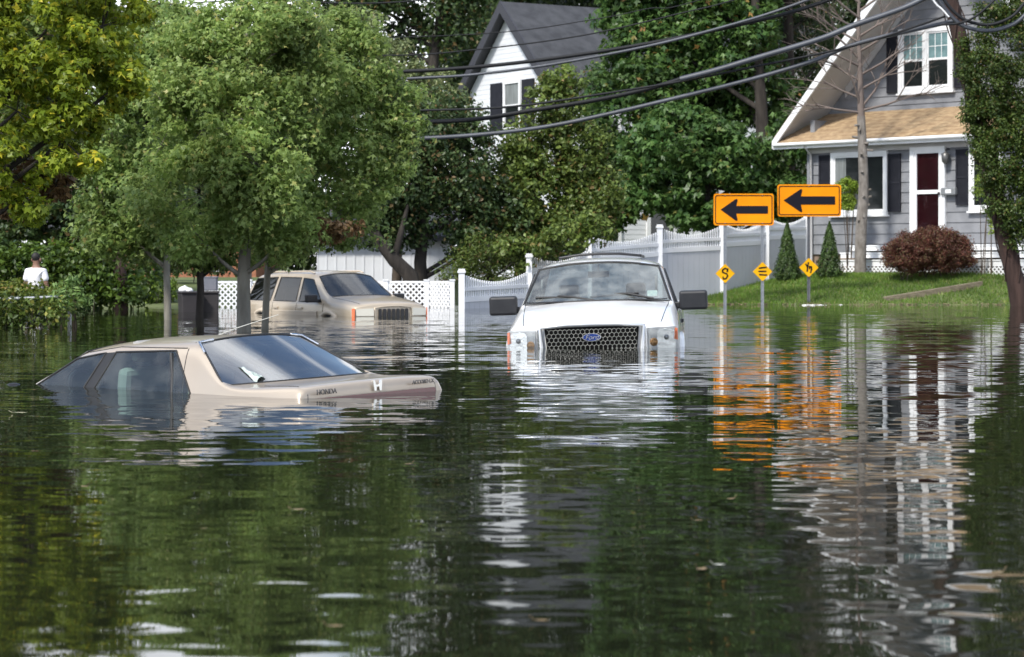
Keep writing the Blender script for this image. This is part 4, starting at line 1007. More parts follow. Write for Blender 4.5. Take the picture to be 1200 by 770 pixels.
lf_ = thing('lattice_fence', 'white diagonal lattice fence standing in the water behind the tan vehicle', 'fence', (PX(240, 51.5), 51.5, -.9))
LP = [(238, 51.5), (292, 51.5), (345, 51.5), (400, 51.4), (452, 51.3), (500, 51.2), (530, 50.6)]
for px, d in LP:
    x = PX(px, d); zt_ = PZ(329, d); m = MB(); m.box((x, d, (zt_-1)/2), (.10, .10, zt_+1)); m.box((x, d, zt_+.015), (.13, .13, .03)); m.build('post', M_vinyl, lf_)
for (p0, d0), (p1, d1) in zip(LP, LP[1:]):
    a = V((PX(p0, d0)+.05, d0, -.25)); b = V((PX(p1, d1)-.05, d1, -.25)); u = (b-a); W_ = u.length; u.normalize(); H_ = PZ(332, d0)+.25
    m = MB(); lattice(m, a, u, W_, H_, .092, .036); zt_ = a.z+H_
    c = a.lerp(b, .5); m.hexa([a+V((0, -.02, H_)), b+V((0, -.02, H_)), b+V((0, -.02, H_+.05)), a+V((0, -.02, H_+.05))], [a+V((0, .03, H_)), b+V((0, .03, H_)), b+V((0, .03, H_+.05)), a+V((0, .03, H_+.05))])
    m.build('lattice_panel', M_vinyl, lf_, fix=False)

# ------------------------------------------------------------------ road signs
M_sign = mat('sign_orange', (.90, .31, .002), .55, c2=(.84, .27, .002), nscale=2, spec=.15)
M_yel = mat('sign_yellow', (.84, .43, .004), .55, c2=(.76, .38, .004), nscale=5, spec=.15)
M_ink = mat('sign_black', (.010, .010, .016), .7, spec=.15)
M_steel2 = mat('weathered_steel', (.15, .155, .165), .55, .6, c2=(.2, .2, .21), nscale=12)
def arrow_sign(label, box, arrow, posts, d):
    """box: px0, py0, px1, py1; posts: list of (px, diamond py, glyph strokes, steel material)"""
    x0, y0, x1, y1 = box
    t = thing('arrow_sign', label, 'road sign', (PX((x0+x1)/2, d), d, -.5))
    s = F/d; cx, cz = PX((x0+x1)/2, d), PZ((y0+y1)/2, d); W_, H_ = (x1-x0)/s/2, (y1-y0)/s/2
    U, Z = V((1, 0, 0)), V((0, 0, 1))
    p = MB(); p.prism(rrect(-W_, -H_, W_, H_, .06), (cx, d-.056, cz), U, Z, -.006); pan = p.build('panel', M_sign, t)
    b = MB(); n_ = 4; o_ = rrect(-W_+.035, -H_+.035, W_-.035, H_-.035, .05); i_ = rrect(-W_+.055, -H_+.055, W_-.055, H_-.055, .04)
    vs = [(cx+a, d-.0645, cz+c) for a, c in o_+i_]; k = len(o_); b.add(vs, [(j, (j+1) % k, k+(j+1) % k, k+j) for j in range(k)]); b.build('border', M_ink, pan, fix=False)
    a = MB(); a.prism([((px-(x0+x1)/2)/s, -(py-(y0+y1)/2)/s) for px, py in arrow], (cx, d-.062, cz), U, Z, .004); a.build('arrow', M_ink, pan)
    for px, dy, strokes, sm in posts:
        for zz_ in (cz+H_-.05, cz-H_+.05):
            m = MB(); m.ball((PX(px, d), d-.064, zz_), (.016, .008, .016), 8, 5); m.build('bolt', M_steel2, pan)
        m = MB(); x = PX(px, d)
        for q in ((-.03, .0), (.03, .0)): m.box((x+q[0], d-.022, (cz+H_-.6)/2), (.012, .04, cz+H_+.5))
        m.box((x, d-.005, (cz+H_-.6)/2), (.06, .010, cz+H_+.5))
        po = m.build('post', sm, t)
        h = .232; zc = PZ(dy, d)
        m = MB(); m.prism([(-h, 0), (-.012-h*0, -h+.012), (.012, -h+.012), (h, 0), (.012, h-.012), (-.012, h-.012)], (x, d-.056, zc), U, Z, -.005); dm = m.build('diamond_marker', M_yel, t)
        m = MB()
        for st_ in strokes:
            q = [(x+u/s, d-.0635, zc-v/s) for u, v in st_]
            for (xa, ya, za), (xb, yb, zb) in zip(q, q[1:]):
                dx, dz = xb-xa, zb-za; l_ = math.hypot(dx, dz) or 1; w = .017
                ox, oz = -dz/l_*w, dx/l_*w; ex, ez = dx/l_*w*.5, dz/l_*w*.5
                m.hexa([(xa-ox-ex, ya, za-oz-ez), (xb-ox+ex, ya, zb-oz+ez), (xb+ox+ex, ya, zb+oz+ez), (xa+ox-ex, ya, za+oz-ez)], [(xa-ox-ex, ya+.002, za-oz-ez), (xb-ox+ex, ya+.002, zb-oz+ez), (xb+ox+ex, ya+.002, zb+oz+ez), (xa+ox-ex, ya+.002, za+oz-ez)])
        m.build('marking', M_ink, dm, fix=False)
    return t
def zc_(pts, ox, oy): return [(x/4.811+ox, y/4.811+oy) for x, y in pts]
A1 = zc_([(92, 172), (178, 112), (186, 112), (188, 120), (180, 151), (359, 151), (359, 194), (180, 194), (188, 226), (185, 235), (178, 234)], 825, 210)
A2 = zc_([(447, 120), (540, 58), (549, 56), (552, 64), (544, 97), (737, 97), (737, 143), (544, 143), (552, 178), (549, 187), (540, 184)], 825, 210)
Sg = [[(3, -5), (0, -6), (-3, -4), (-3, -1.5), (2, .5), (3, 3), (1, 6), (-2, 6.5), (-2.5, 4)], [(2.5, -2), (3, -5)]]
Eg = [[(-4, -4), (-1, -4.5), (4.5, -5)], [(-4.5, -.3), (4, -.3)], [(-3.5, 3.5), (5, 4)]]
Yg = [[(-3.5, -4), (-1.5, 0), (-2, 4.5)], [(-.5, -6), (-1.5, 0)], [(.5, 0), (3, -1), (3.2, 2), (2, 6)], [(.8, -1.5), (1, 1.5)]]
M_steel2 = mat('weathered_steel', (.15, .155, .165), .55, .6, c2=(.2, .2, .21), nscale=12)
arrow_sign('orange left arrow sign on two steel posts with two small yellow diamonds', (836, 227, 906.5, 264.3), A1, [(849.5, 320.5, Sg, M_steel), (893.3, 318.3, Eg, M_steel)], 55.0)
arrow_sign('higher orange left arrow sign on a single steel post with one yellow diamond', (910.6, 216.2, 985.3, 253.8), A2, [(947.5, 313.5, Yg, M_steel2)], 55.2)

# ------------------------------------------------------------------ poles and cables
def pole(label, pts, r0, r1, m_):
    t = thing('utility_pole', label, 'utility pole', pts[0]); mb = MB(); n = len(pts)
    mb.tube(pts, [lerp(r0, r1, i/(n-1)) for i in range(n)], 12); mb.build('shaft', m_, t)
    a, b = V(pts[-1]), V(pts[-2]); d = (a-b).normalized()
    c = a-d*.5; m = MB(); m.box(c+V((0, -.16, 0)), (1.8, .1, .12)); m.build('crossarm', m_, t)
    for x in (-.75, -.3, .3, .75):
        m = MB(); m.tube([c+V((x, -.16, .05)), c+V((x, -.16, .12)), c+V((x, -.16, .17))], [.03, .045, .02], 8); m.build('insulator', mat('insulator_grey', (.3, .3, .32), .3), t)
    return t
b0 = P(1196, 357, 53); b0.z = -.6
pole('brown leaning utility pole wrapped in vine at the lawn edge', [b0+V((.08, 0, 0)), P(1190, 330, 53), P(1165, 225, 53), P(1140, 110, 53), P(1114, 0, 53.1), P(1090, -110, 53.2), P(1082, -160, 53.2)], .215, .15, M_barkr)
pole('grey utility pole rising behind the leafy street trees', [V((PX(288, 54.5), 54.5, -.6)), V((PX(288, 54.5), 54.5, PZ(150, 54.5))), V((PX(288.5, 54.5), 54.5, PZ(-70, 54.5)))], .15, .11, M_barkg)
M_cab = mat('cable_black', (.012, .013, .015), .6, spec=.25)
M_cabg = mat('cable_grey', (.07, .077, .092), .4, c2=(.045, .05, .06), nscale=1.5)
def smooth_pts(pts, k=6):
    out = []; n = len(pts)
    for i in range(n-1):
        p0, p1, p2, p3 = pts[max(i-1, 0)], pts[i], pts[i+1], pts[min(i+2, n-1)]
        for j in range(k):
            t = j/k; out.append(.5*((2*p1)+(p2-p0)*t+(2*p0-5*p1+4*p2-p3)*t*t+(3*p1-p0-3*p2+p3)*t**3))
    return out+[pts[-1]]
def cable(label, pts, rpx, m_, d=52.4):
    pl = [P(x, y, d+.0012*(700-x)) for x, y in pts]
    m = MB(); m.tube(smooth_pts(pl), rpx/(F/d), 6, cap=True)
    o = m.build('cable', m_, None, org=pl[0], fix=False)
    return tag(o, label, 'cable', 'overhead cables between the poles')
cable('lowest thick grey cable crossing in front of the white gable', [(288, 160), (380, 163.5), (482, 162.5), (560, 158), (640, 148.5), (720, 132), (800, 113), (880, 93), (951, 72), (1008, 50), (1103, 28), (1118, 24)], 2.5, M_cabg)
cable('thick black cable second from the bottom of the bundle', [(288, 137), (380, 142), (488, 143), (560, 139.5), (620, 130), (700, 117), (760, 104), (800, 92)], 2.7, M_cab, 52.5)
cable('thin black cable just above the second lowest cable', [(288, 128), (400, 130), (508, 129), (600, 125), (700, 111), (800, 95), (880, 79), (1003, 53), (1108, 19)], 1.35, M_cab, 52.3)
cable('thickest silver grey cable rising to the top of the pole', [(797, 93), (840, 82), (880, 70), (960, 46), (1000, 30), (1060, 9), (1098, -10)], 3.4, M_cabg, 52.2)
cable('upper black cable over the white gable, heavier of its pair', [(288, 84), (360, 86.5), (440, 85), (540, 80), (640, 69.5), (760, 51), (880, 26), (960, 4), (1090, -45)], 2.3, M_cab, 52.6)
cable('dark grey cable sagging just below the upper black cable', [(288, 92), (400, 95), (500, 91), (560, 87), (650, 75), (760, 54), (850, 31), (930, 6), (1090, -55)], 1.7, M_cabg, 52.5)
cable('thin black wire passing below the slate gable peak', [(288, 62), (450, 65), (540, 60), (680, 42), (800, 15), (870, -3), (1085, -70)], .85, M_cab, 52.7)
cable('thinnest wire crossing the slate roof near its ridge', [(288, 48), (560, 40), (700, 22), (760, 10), (820, 0), (1085, -90)], .6, M_cab, 52.8)
cable('topmost thin wire along the upper picture edge over the trees', [(60, 16), (190, 6), (300, 0), (420, 4), (520, -2), (700, -20), (1085, -110)], .9, M_cab, 52.9)
cable('long slack cable loop hanging at the vine-covered pole', [(1096, -6), (1112, 16), (1130, 31), (1160, 36), (1188, 28), (1206, 12), (1225, -10)], 2.4, M_cabg, 52.0)
cable('inner slack cable loop beside the pole and vine', [(1100, -8), (1118, 14), (1135, 25), (1160, 29), (1185, 20), (1200, 4), (1212, -12)], 1.9, M_cab, 51.9)
cable('short drop wire rising right from the pole', [(1103, 29), (1125, 27), (1145, 18), (1172, -6)], 1.4, M_cab, 51.8)
cable('pale short wire tied against the house gable by the pole', [(1092, -2), (1098, 6), (1104, 11), (1112, 20)], 1.1, M_white, 51.9)
#@@PART4
# ------------------------------------------------------------------ lawn grass and timber
rng = np.random.default_rng(11)
n = 90000
x = rng.uniform(3.2, 14, n); y = rng.uniform(54.4, 63, n)
z = np.array([ground_z(a, b) for a, b in zip(x, y)])
nn_ = (x-HO.x)*HN.x+(y-HO.y)*HN.y; tt_ = (x-HO.x)*HT.x+(y-HO.y)*HT.y
ok = (z > .0) & ~((nn_ < .1) & (tt_ > TL-.1)) & ~((nn_ < 1.3) & (tt_ > ht(997, .5)-.2))
fl_ = np.interp(x, [p.x for p in pts], [p.y for p in pts]); ok &= ~((x < 7.9) & (y > fl_-.1))
x, y, z = x[ok], y[ok], z[ok]; n = len(x)
hgt = rng.uniform(.04, .10, n); a = rng.uniform(0, PI, n); w = .011
lx, ly = rng.normal(0, .025, n), rng.normal(0, .025, n)
v = np.stack([np.stack([x-np.cos(a)*w, y-np.sin(a)*w, z-.01], 1), np.stack([x+np.cos(a)*w, y+np.sin(a)*w, z-.01], 1), np.stack([x+lx, y+ly, z+hgt], 1)], 1).reshape(-1, 3)
me = bpy.data.meshes.new('grass'); me.vertices.add(3*n); me.vertices.foreach_set('co', v.astype(np.float32).ravel())
me.loops.add(3*n); me.loops.foreach_set('vertex_index', np.arange(3*n, dtype=np.int32)); me.polygons.add(n)
me.polygons.foreach_set('loop_start', np.arange(n, dtype=np.int32)*3); me.polygons.foreach_set('loop_total', np.full(n, 3, np.int32)); me.update(calc_edges=True)
tag(link_mesh('grass', me, leafmat('grass_blade', (.075, .145, .02), (.16, .26, .045), (.28, .28, .10), .06, trans=.3, nscale=1.6)), kind='stuff')
def on_ground(px, d, dz=0):
    x = PX(px, d); return V((x, d, ground_z(x, d)+dz))
a, b = on_ground(1036, 55.35, .03), on_ground(1150, 56.0, .05)
u = (b-a).normalized(); m = MB(); w = V((-u.y, u.x, 0)).normalized()*.09; h = V((0, 0, .11))
m.hexa([a-w-h, b-w-h, b-w+h*.5, a-w+h*.5], [a+w-h, b+w-h, b+w+h*.5, a+w+h*.5])
tag(m.build('landscape_timber', mat('weathered_timber', (.21, .18, .12), .9, c2=(.12, .1, .07), nscale=8, bump=.6, bscale=30, stretch=(1, 1, 4)), None, org=a, bevel=.015), 'weathered wooden edging beam lying on the green lawn slope', 'timber')

# ------------------------------------------------------------------ shrubs by the house
def cone_shrub(label, px, d, top_py, hw, seed):
    b = on_ground(px, d); top = PZ(top_py, d); H = top-b.z; R = hw/(F/d)
    rng = np.random.default_rng(seed); n = 9000
    f = rng.uniform(0, 1, n)**1.35; a = rng.uniform(0, 2*PI, n)
    rr = R*(1-f)**.85*(.84+.13*np.sin(4*a+11*f)+.11*np.sin(9*a-19*f)+.07*np.sin(15*a+37*f))*rng.uniform(.72, 1.04, n)
    rr *= np.where(f < .08, .75+f*3, 1)
    pos = np.stack([b.x+rr*np.cos(a), b.y+rr*np.sin(a), b.z+.05+f*H], 1)
    nr = np.stack([np.cos(a), np.sin(a), np.full(n, .5)], 1)+rng.normal(size=(n, 3))*.5
    t = thing('conical_shrub', label, 'shrub', b, 'clipped conical evergreens by the lawn')
    link_mesh('foliage', leaf_mesh('foliage', pos, nr, .055, rng, .45, -.6), M_needle, t)
    m = MB(); m.tube([b-V((0, 0, .05)), b+V((0, 0, H*.85))], [.05, .01], 6); m.build('stem', M_bark, t)
cone_shrub('conical evergreen standing before the white fence, between the sign posts', 922.5, 58.3, 262, 18.5, 1)
cone_shrub('conical evergreen against the grey house corner beside the steps', 972, 57.9, 262, 18, 2)
b = on_ground(1088, 57.0); s = F/57
bush('maple_bush', 'wide mound of maroon lace-leaf maple before the front steps', b, [ell(P(1086, 294, 57), (48/s, .85, 25/s)), ell(P(1062, 298, 56.9), (30/s, .6, 22/s)), ell(P(1116, 297, 57.0), (26/s, .6, 23/s)), ell(P(1098, 286, 57.1), (32/s, .6, 20/s))], .065, 85, 34, .17, M_maroon, 21, stems=10, aspect=.35)
b = on_ground(993, 60.4)
bush('shrub', 'yellow-green leafy shrub growing up in front of the picture window', b, [ell(P(994, 224, 60.4), (13/44.7, .25, 17/44.7)), ell(P(992, 238, 60.4), (9/44.7, .2, 10/44.7))], .075, 60, 34, .14, M_bright, 22, stems=8)
b = on_ground(1160, 57.2)
bush('shrub', 'lime sprig of leaves poking out beside the vine by the right window', b, [ell(P(1153, 219, 57.0), (15/47, .22, 17/47)), ell(P(1162, 250, 57.1), (6/47, .15, 25/47))], .065, 40, 20, .13, M_bright, 23, stems=6)

# bare tree before the porch roof
def bare_tree():
    rd = random.Random(5); d = 59.6
    b = on_ground(1008, d); t = thing('bare_tree', 'leafless grey tree with a knobbly trunk before the porch roof', 'tree', b)
    m = MB(); q = [b-V((0, 0, .1)), P(1009, 270, d), P(1012, 225, d), P(1011, 180, d), P(1009, 136, d)]
    m.tube(smooth_pts(q, 5), [lerp(.165, .11, i/20) for i in range(21)], 10)
    for k in range(16):
        f = rd.uniform(.08, .97); c = q[1].lerp(q[4], f); a = rd.uniform(0, 2*PI); L_ = rd.uniform(.10, .3)
        dr = V((math.cos(a), -abs(math.sin(a))*.7, rd.uniform(-.1, .4))); m.tube([c, c+dr*.14, c+dr*(.14+L_*.6)], [.05, .035, .026], 6)
    m.build('trunk', mat('bark_bare', (.13, .115, .10), .95, c2=(.24, .22, .2), nscale=9, bump=1, bscale=22, stretch=(1, 1, .4)), t, fix=False)
    m = MB()
    def grow(p, dr, L_, r, lev):
        p1 = p+dr*L_*.5+V((rd.uniform(-.05, .05), rd.uniform(-.05, .05), .02))*L_*2; p2 = p1+(dr+V((0, 0, .18 if lev < 2 else -.05))).normalized()*L_*.5
        m.tube([p, p1, p2], [r, r*.8, r*.62], 5 if lev < 2 else 4, cap=False)
        if lev >= 4: return
        for k in range(3 if lev < 3 else 2):
            a = V((rd.uniform(-1, 1), rd.uniform(-1, 1), rd.uniform(-.35, .8)))
            grow(p1.lerp(p2, rd.uniform(.1, 1)), (dr*.8+a*.75).normalized(), L_*rd.uniform(.5, .78), r*.52, lev+1)
    top = q[4]; s = F/d
    m.tube([top, P(1008, 90, d), P(1006, 30, d), P(1007, -40, d)], [.10, .07, .05, .02], 7)
    for py, dx, dz in ((132, -1.0, .05), (130, 1.1, .2), (128, .5, .8), (125, -.45, .8), (115, -1.1, .35), (105, 1.0, .4), (95, -1, .5), (88, 1, .5), (78, -1.1, .3), (70, -.9, .6), (60, .9, .5), (50, -1, .5), (42, 1, .4), (35, -1, .35), (22, -.9, .5), (12, .8, .6), (4, -.8, .5), (-8, .7, .7), (-20, -.6, .7)):
        c = P(1008, py, d); dr = V((dx, rd.uniform(-.5, .5), dz)).normalized(); grow(c, dr, rd.uniform(.85, 1.3), .036, 1)
    m.build('branch', mat('twig_grey', (.15, .12, .105), .9), t, fix=False)
bare_tree()
# vine on the pole
vb = V((P(1192, 340, 52.8).x, 52.7, -.3))
bush('climbing_vine', 'leafy green vine smothering the leaning pole at the right edge', vb,
     lobes_px(52.6, [(1140, 66, 20, 36, 0), (1160, 95, 34, 42, -.1), (1185, 60, 32, 60, .1), (1160, 140, 34, 40, 0), (1195, 130, 34, 60, .1), (1170, 185, 32, 40, -.1), (1185, 225, 32, 40, 0), (1192, 265, 20, 26, 0), (1225, 190, 40, 110, .2), (1160, 30, 22, 30, .2), (1200, 0, 40, 50, .2), (1145, 105, 18, 35, -.2), (1205, 250, 30, 40, .1), (1180, 170, 40, 60, .1)], .7),
     .075, 70, 11, .24, M_vine, 31, cat='vine', stems=0, bark=M_barkr)
vm = bpy.data.objects['climbing_vine']; m = MB(); pp = [P(1190, 330, 53), P(1165, 225, 53), P(1140, 110, 53), P(1114, 0, 53.1)]
for k in range(4):
    q = []
    for i in range(31):
        f = i/30*2.95; j = int(f); c = pp[j].lerp(pp[j+1], f-j) if j < 3 else pp[3]; a = k*1.6+i*.33
        q.append(c+V((math.cos(a)*.23, math.sin(a)*.23, 0)))
    m.tube(q, .016, 5)
m.build('stem', M_barkr, vm, fix=False)

# ------------------------------------------------------------------ street trees on the left
def yb(px, py): # point on the water line
    d = HC*F/(py-HY); return V((PX(px, d), d, -.9)), d
b, d = yb(286, 389); S_ = 'leafy young trees along the flooded verge'
tree('street_tree', 'fullest leafy tree, on the thickest grey trunk beside the tan vehicle', S_, b, P(290, 45, d), .118,
     lobes_px(d, [(268, 150, 95, 90, -.3), (285, 75, 95, 62, 0), (300, 34, 75, 36, 0), (245, 225, 100, 60, -.2), (320, 240, 70, 55, -.5), (230, 100, 70, 70, .3), (345, 90, 60, 70, .2), (300, 190, 70, 60, -.7), (215, 50, 34, 28, .2), (350, 40, 40, 30, .2), (265, 12, 22, 18, 0), (325, 6, 20, 16, .1), (180, 110, 34, 30, -.2), (240, 285, 46, 16, -.4), (320, 292, 34, 12, -.2)]), .09, 92, 5.6, .29, M_leafg, M_barkg, 41, twigs=.35, aspect=1)
b, d = yb(306, 386)
tree('street_tree', 'slender grey-trunked tree leaning its crown over the tan vehicle', S_, b, P(330, 60, d), .062,
     lobes_px(d, [(380, 130, 75, 80, 0), (430, 135, 48, 60, .2), (395, 205, 72, 60, -.2), (355, 262, 60, 34, -.4), (400, 250, 50, 35, -.2), (360, 60, 60, 60, .2), (420, 80, 45, 50, .1), (455, 175, 30, 45, .2), (330, 285, 50, 20, -.4), (385, 48, 48, 38, .2), (470, 110, 24, 22, .2), (478, 150, 18, 16, 0), (445, 215, 24, 20, 0), (462, 190, 22, 18, -.1), (420, 40, 26, 24, .1)]), .088, 92, 5.8, .27, M_leafg, M_barkg, 42, twigs=.35, aspect=1)
b, d = yb(200, 375)
tree('street_tree', 'slim pale-trunked tree left of the dark bins', S_, b, P(190, 100, d), .075,
     lobes_px(d, [(170, 160, 65, 80, 0), (140, 215, 50, 55, .2), (185, 240, 60, 50, -.2), (165, 85, 60, 60, .2), (210, 50, 55, 45, .3), (120, 250, 36, 40, .4), (150, 275, 45, 30, 0)]), .115, 85, 5.5, .38, M_leafg2, M_barkg, 43, twigs=.35, aspect=1)
b, d = yb(233, 373)
tree('street_tree', 'low dark-trunked tree standing right in front of the bins', S_, b, P(236, 150, d), .085,
     lobes_px(d, [(228, 268, 60, 32, 0), (270, 285, 50, 24, .3), (190, 290, 40, 22, .2), (240, 215, 80, 60, .5), (300, 275, 36, 28, .4), (225, 298, 36, 14, -.2)]), .115, 80, 6, .38, M_leafg2, M_barkd, 44, twigs=.5, aspect=1)
# dead brown leaf spray inside the crown: part of the slender tree
# yellowing maple at the far left
b = V((PX(-75, 29), 29, -.9))
tree('maple_tree', 'yellowing broad-leaved maple reaching in from the left edge', None, b, P(-70, -60, 29), .16,
     lobes_px(29, [(-20, 60, 80, 70, 0), (50, 40, 70, 65, .1), (95, 95, 60, 50, .2), (120, 30, 55, 50, .4), (20, 130, 70, 60, -.1), (75, 165, 55, 42, .1), (-20, 200, 60, 50, 0), (50, -30, 110, 50, .3), (145, 95, 34, 18, .4), (-40, -60, 100, 60, .2), (30, 225, 30, 28, .2)]), .108, 110, 4.2, .25, M_leafy, M_barkd, 51, twigs=.5, aspect=1)
bush('dead_branch', 'hanging spray of dead brown leaves under the yellowing maple', P(40, 215, 29.6), lobes_px(29.6, [(40, 205, 30, 18, 0), (62, 222, 22, 15, 0), (20, 240, 26, 12, .1)]), .10, 26, 26, .15, M_leafbr, 52, cat='branch', stems=5)
bush('dead_branch', 'hanging spray of dead brown leaves over the tan vehicle roof', P(390, 262, 32.4), lobes_px(32.4, [(385, 270, 26, 11, 0), (365, 278, 14, 8, 0), (405, 268, 16, 8, 0)]), .085, 24, 30, .13, M_leafbr, 53, cat='branch', stems=4)
# brown tall trunk, left
b, d = yb(141, 362)
tree('tall_tree', 'tall tree on a straight red-brown trunk between the hedges', None, b, P(132, 10, d), .17,
     lobes_px(d, [(110, 45, 90, 36, 1), (180, 40, 70, 34, 1.5), (40, 30, 80, 36, 1.5), (130, 60, 60, 45, 2), (60, 120, 70, 70, 3), (150, 200, 50, 60, 2.5)]), .17, 60, 2.6, .55, M_leafo, M_barkr, 54, twigs=.5)
b = V((PX(40, 64), 64, .2))
tree('yard_tree', 'dark leafy tree filling the gap above the left hedge', None, b, P(40, 150, 64), .2,
     lobes_px(64, [(0, 250, 60, 50, 0), (70, 245, 60, 45, .2), (130, 270, 50, 45, .4), (160, 225, 50, 45, .5), (40, 180, 70, 50, .3), (100, 190, 60, 45, .2), (-60, 230, 60, 70, 0), (190, 260, 40, 40, .6)]), .16, 70, 4, .42, M_leafd, M_barkd, 58, twigs=.3)
# hedges
bb = V((PX(30, 36), 36, -.9)); s = F/36
tag(bush('hedge', 'sunlit trimmed hedge behind the metal fence rail', bb, [ell(P(px, 345+5*(px > 60), 36.2), (26/s, .5, 12/s)) for px in (-70, -40, -10, 15, 40, 64)], .075, 60, 12, .22, M_hedge, 61, cat='hedge', stems=12))
bb = V((PX(30, 34.6), 34.6, -.9))
bush('undergrowth_shrub', 'dark tangled shrub drooping to the water under the fence rail', bb, [ell(P(px, 366, 34.8), (24/s, .35, 18/s)) for px in (-60, -25, 5, 32, 58)], .085, 42, 9, .24, leafmat('leaf_undergrowth', (.035, .065, .012), (.11, .155, .028), (.24, .24, .05), .06, nscale=2), 62, stems=14)
bb = V((PX(92, 35.0), 35.0, -.5))
bush('sumac_shrub', 'pale green feathery sumac at the end of the left hedge', bb, [ell(P(90, 357, 35), (14/s, .25, 12/s)), ell(P(72, 350, 35), (10/s, .2, 14/s)), ell(P(86, 338, 35.1), (3/s, .06, 13/s))], .11, 22, 22, .14, leafmat('leaf_sumac', (.1, .19, .05), (.2, .3, .1), None, nscale=2), 63, stems=9, aspect=.34)
bb = V((PX(90, 49), 49, -.8)); s = F/49
bush('hedge', 'tall dark hedge behind the man in white, left of the brown trunk', bb, [ell(P(px, py, 50), (34/s, .8, ry/s)) for px, py, ry in ((20, 325, 42), (55, 320, 34), (85, 322, 36), (112, 326, 36), (-20, 320, 50), (150, 335, 28))], .14, 60, 5, .4, M_hedged, 64, cat='hedge', stems=8)
bb = V((PX(186, 53), 53, -.7)); s = F/53
bush('shrub', 'rounded lime-green shrub left of the dark bins', bb, [ell(P(185, 346, 53), (14/s, .3, 15/s)), ell(P(200, 340, 53.2), (10/s, .3, 14/s))], .085, 50, 12, .2, M_bright, 65, stems=6)
bb = V((PX(168, 57), 57, -.5)); s = F/57
bush('shrub', 'dark bushes in front of the brick house wall', bb, [ell(P(172, 330, 57), (22/s, .6, 26/s)), ell(P(215, 300, 59), (40/s, .6, 20/s)), ell(P(250, 308, 59), (22/s, .5, 14/s))], .14, 50, 6, .35, M_leafd, 66, stems=6)
# fence rail in front of the left hedge
m = MB(); A_, B_ = P(-60, 352, 34.9), P(84, 347.5, 35.2); m.tube([A_, A_.lerp(B_, .5)+V((0, 0, -.01)), B_], .028, 8)
rail = thing('metal_fence', 'grey metal pipe rail fence along the left hedge', 'fence', (A_.x, A_.y, -.9))
m.build('rail', M_steel, rail)
for f in (.02, .5, .98):
    q = A_.lerp(B_, f); m = MB(); m.tube([V((q.x, q.y+.03, -.9)), V((q.x, q.y+.03, q.z+.04))], .03, 8); m.build('post', M_steel, rail)

# ------------------------------------------------------------------ middle and far trees
b = V((PX(497, 56), 56, -.7))
tree('yard_tree', 'dark drooping tree with a leaning black trunk behind the lattice fence', None, b, P(492, 140, 56), .20,
     lobes_px(56, [(470, 200, 60, 60, 0), (530, 190, 55, 60, .2), (440, 250, 45, 40, .3), (500, 140, 60, 45, .4), (545, 245, 45, 50, .3), (480, 255, 40, 34, .1), (590, 250, 40, 45, .6), (560, 285, 34, 30, .2)]), .13, 62, 5, .36, M_leafd, M_barkd, 71, twigs=.4)
tl = thing('leaning_trunk', 'black forked trunk leaning left over the tan vehicle hood', 'tree', V((PX(484, 55), 55, -.7)))
m = MB(); m.tube([V((PX(492, 55), 55, -.7)), P(480, 322, 55), P(462, 305, 55), P(446, 285, 55), P(432, 262, 55.2), P(424, 225, 55.5)], [.22, .2, .17, .14, .11, .05], 9); m.tube([P(462, 305, 55), P(468, 280, 55), P(478, 240, 55)], [.1, .08, .04], 7); m.build('trunk', M_barkd, tl)
rng2 = np.random.default_rng(72); cl = make_clusters(lobes_px(55.3, [(430, 235, 45, 40, 0), (470, 225, 35, 40, 0), (450, 270, 30, 22, 0)]), 3.2, .32, rng2); p_, n_ = cluster_points(cl, 50, rng2)
link_mesh('crown', leaf_mesh('crown', p_, n_, .12, rng2), M_leafd, tl)
b = V((PX(465, 58.5), 58.5, -.3))
tree('yard_tree', 'pale yellow-green tree left of the white gable, crossed by cables', None, b, P(470, 90, 58.5), .14,
     lobes_px(58.5, [(450, 90, 60, 45, 0), (500, 115, 45, 40, .2), (420, 60, 50, 50, .3), (480, 150, 50, 35, .2), (530, 135, 26, 28, .2)]), .12, 52, 4.5, .36, M_leafp, M_bark, 73, twigs=.45)
b = V((PX(600, 57), 57, -.4))
tree('yard_tree', 'bushy olive-green tree in front of the white gabled house', None, b, P(640, 120, 57), .17,
     lobes_px(57, [(650, 125, 34, 36, 0), (635, 175, 48, 45, .1), (680, 180, 40, 50, .1), (620, 230, 60, 50, 0), (690, 235, 42, 45, 0), (655, 275, 55, 38, -.1), (590, 275, 50, 38, .1), (660, 95, 22, 20, .1), (655, 284, 36, 13, -5.2), (690, 262, 26, 16, -5), (610, 296, 30, 14, -4.8), (605, 195, 22, 30, 0)]), .13, 68, 5.5, .34, M_leafo, M_barkd, 74, twigs=.4)
b = V((PX(575, 55), 55, -.6))
tree('conifer', 'low feathery conifer spreading behind the picket fence post', None, b, P(572, 285, 55), .12,
     lobes_px(55, [(560, 305, 34, 20, 0), (590, 318, 30, 16, .1), (540, 318, 26, 18, .1), (610, 300, 26, 22, .2), (575, 290, 30, 18, .3)]), .1, 55, 7, .3, M_leafo, M_barkd, 75, twigs=.4, aspect=.3)
b = V((PX(905, 68), 68, .3))
tree('maple_tree', 'huge dark green maple spreading behind the arrow signs', None, b, P(880, -90, 68), .28,
     lobes_px(68, [(752, 72, 58, 56, .5), (790, 20, 70, 60, 1), (860, 40, 60, 60, .5), (740, 130, 60, 60, 0), (800, 110, 70, 60, 1), (870, 110, 60, 55, 1.5), (735, 5, 34, 34, 1), (760, -60, 90, 60, 1), (850, -60, 90, 60, 1.2), (780, 200, 70, 45, .6), (720, 215, 50, 60, .6)]), .22, 80, 2.6, .55, M_leafm, M_barkd, 76, twigs=.5, aspect=1)
b = V((PX(835, 65), 65, .3))
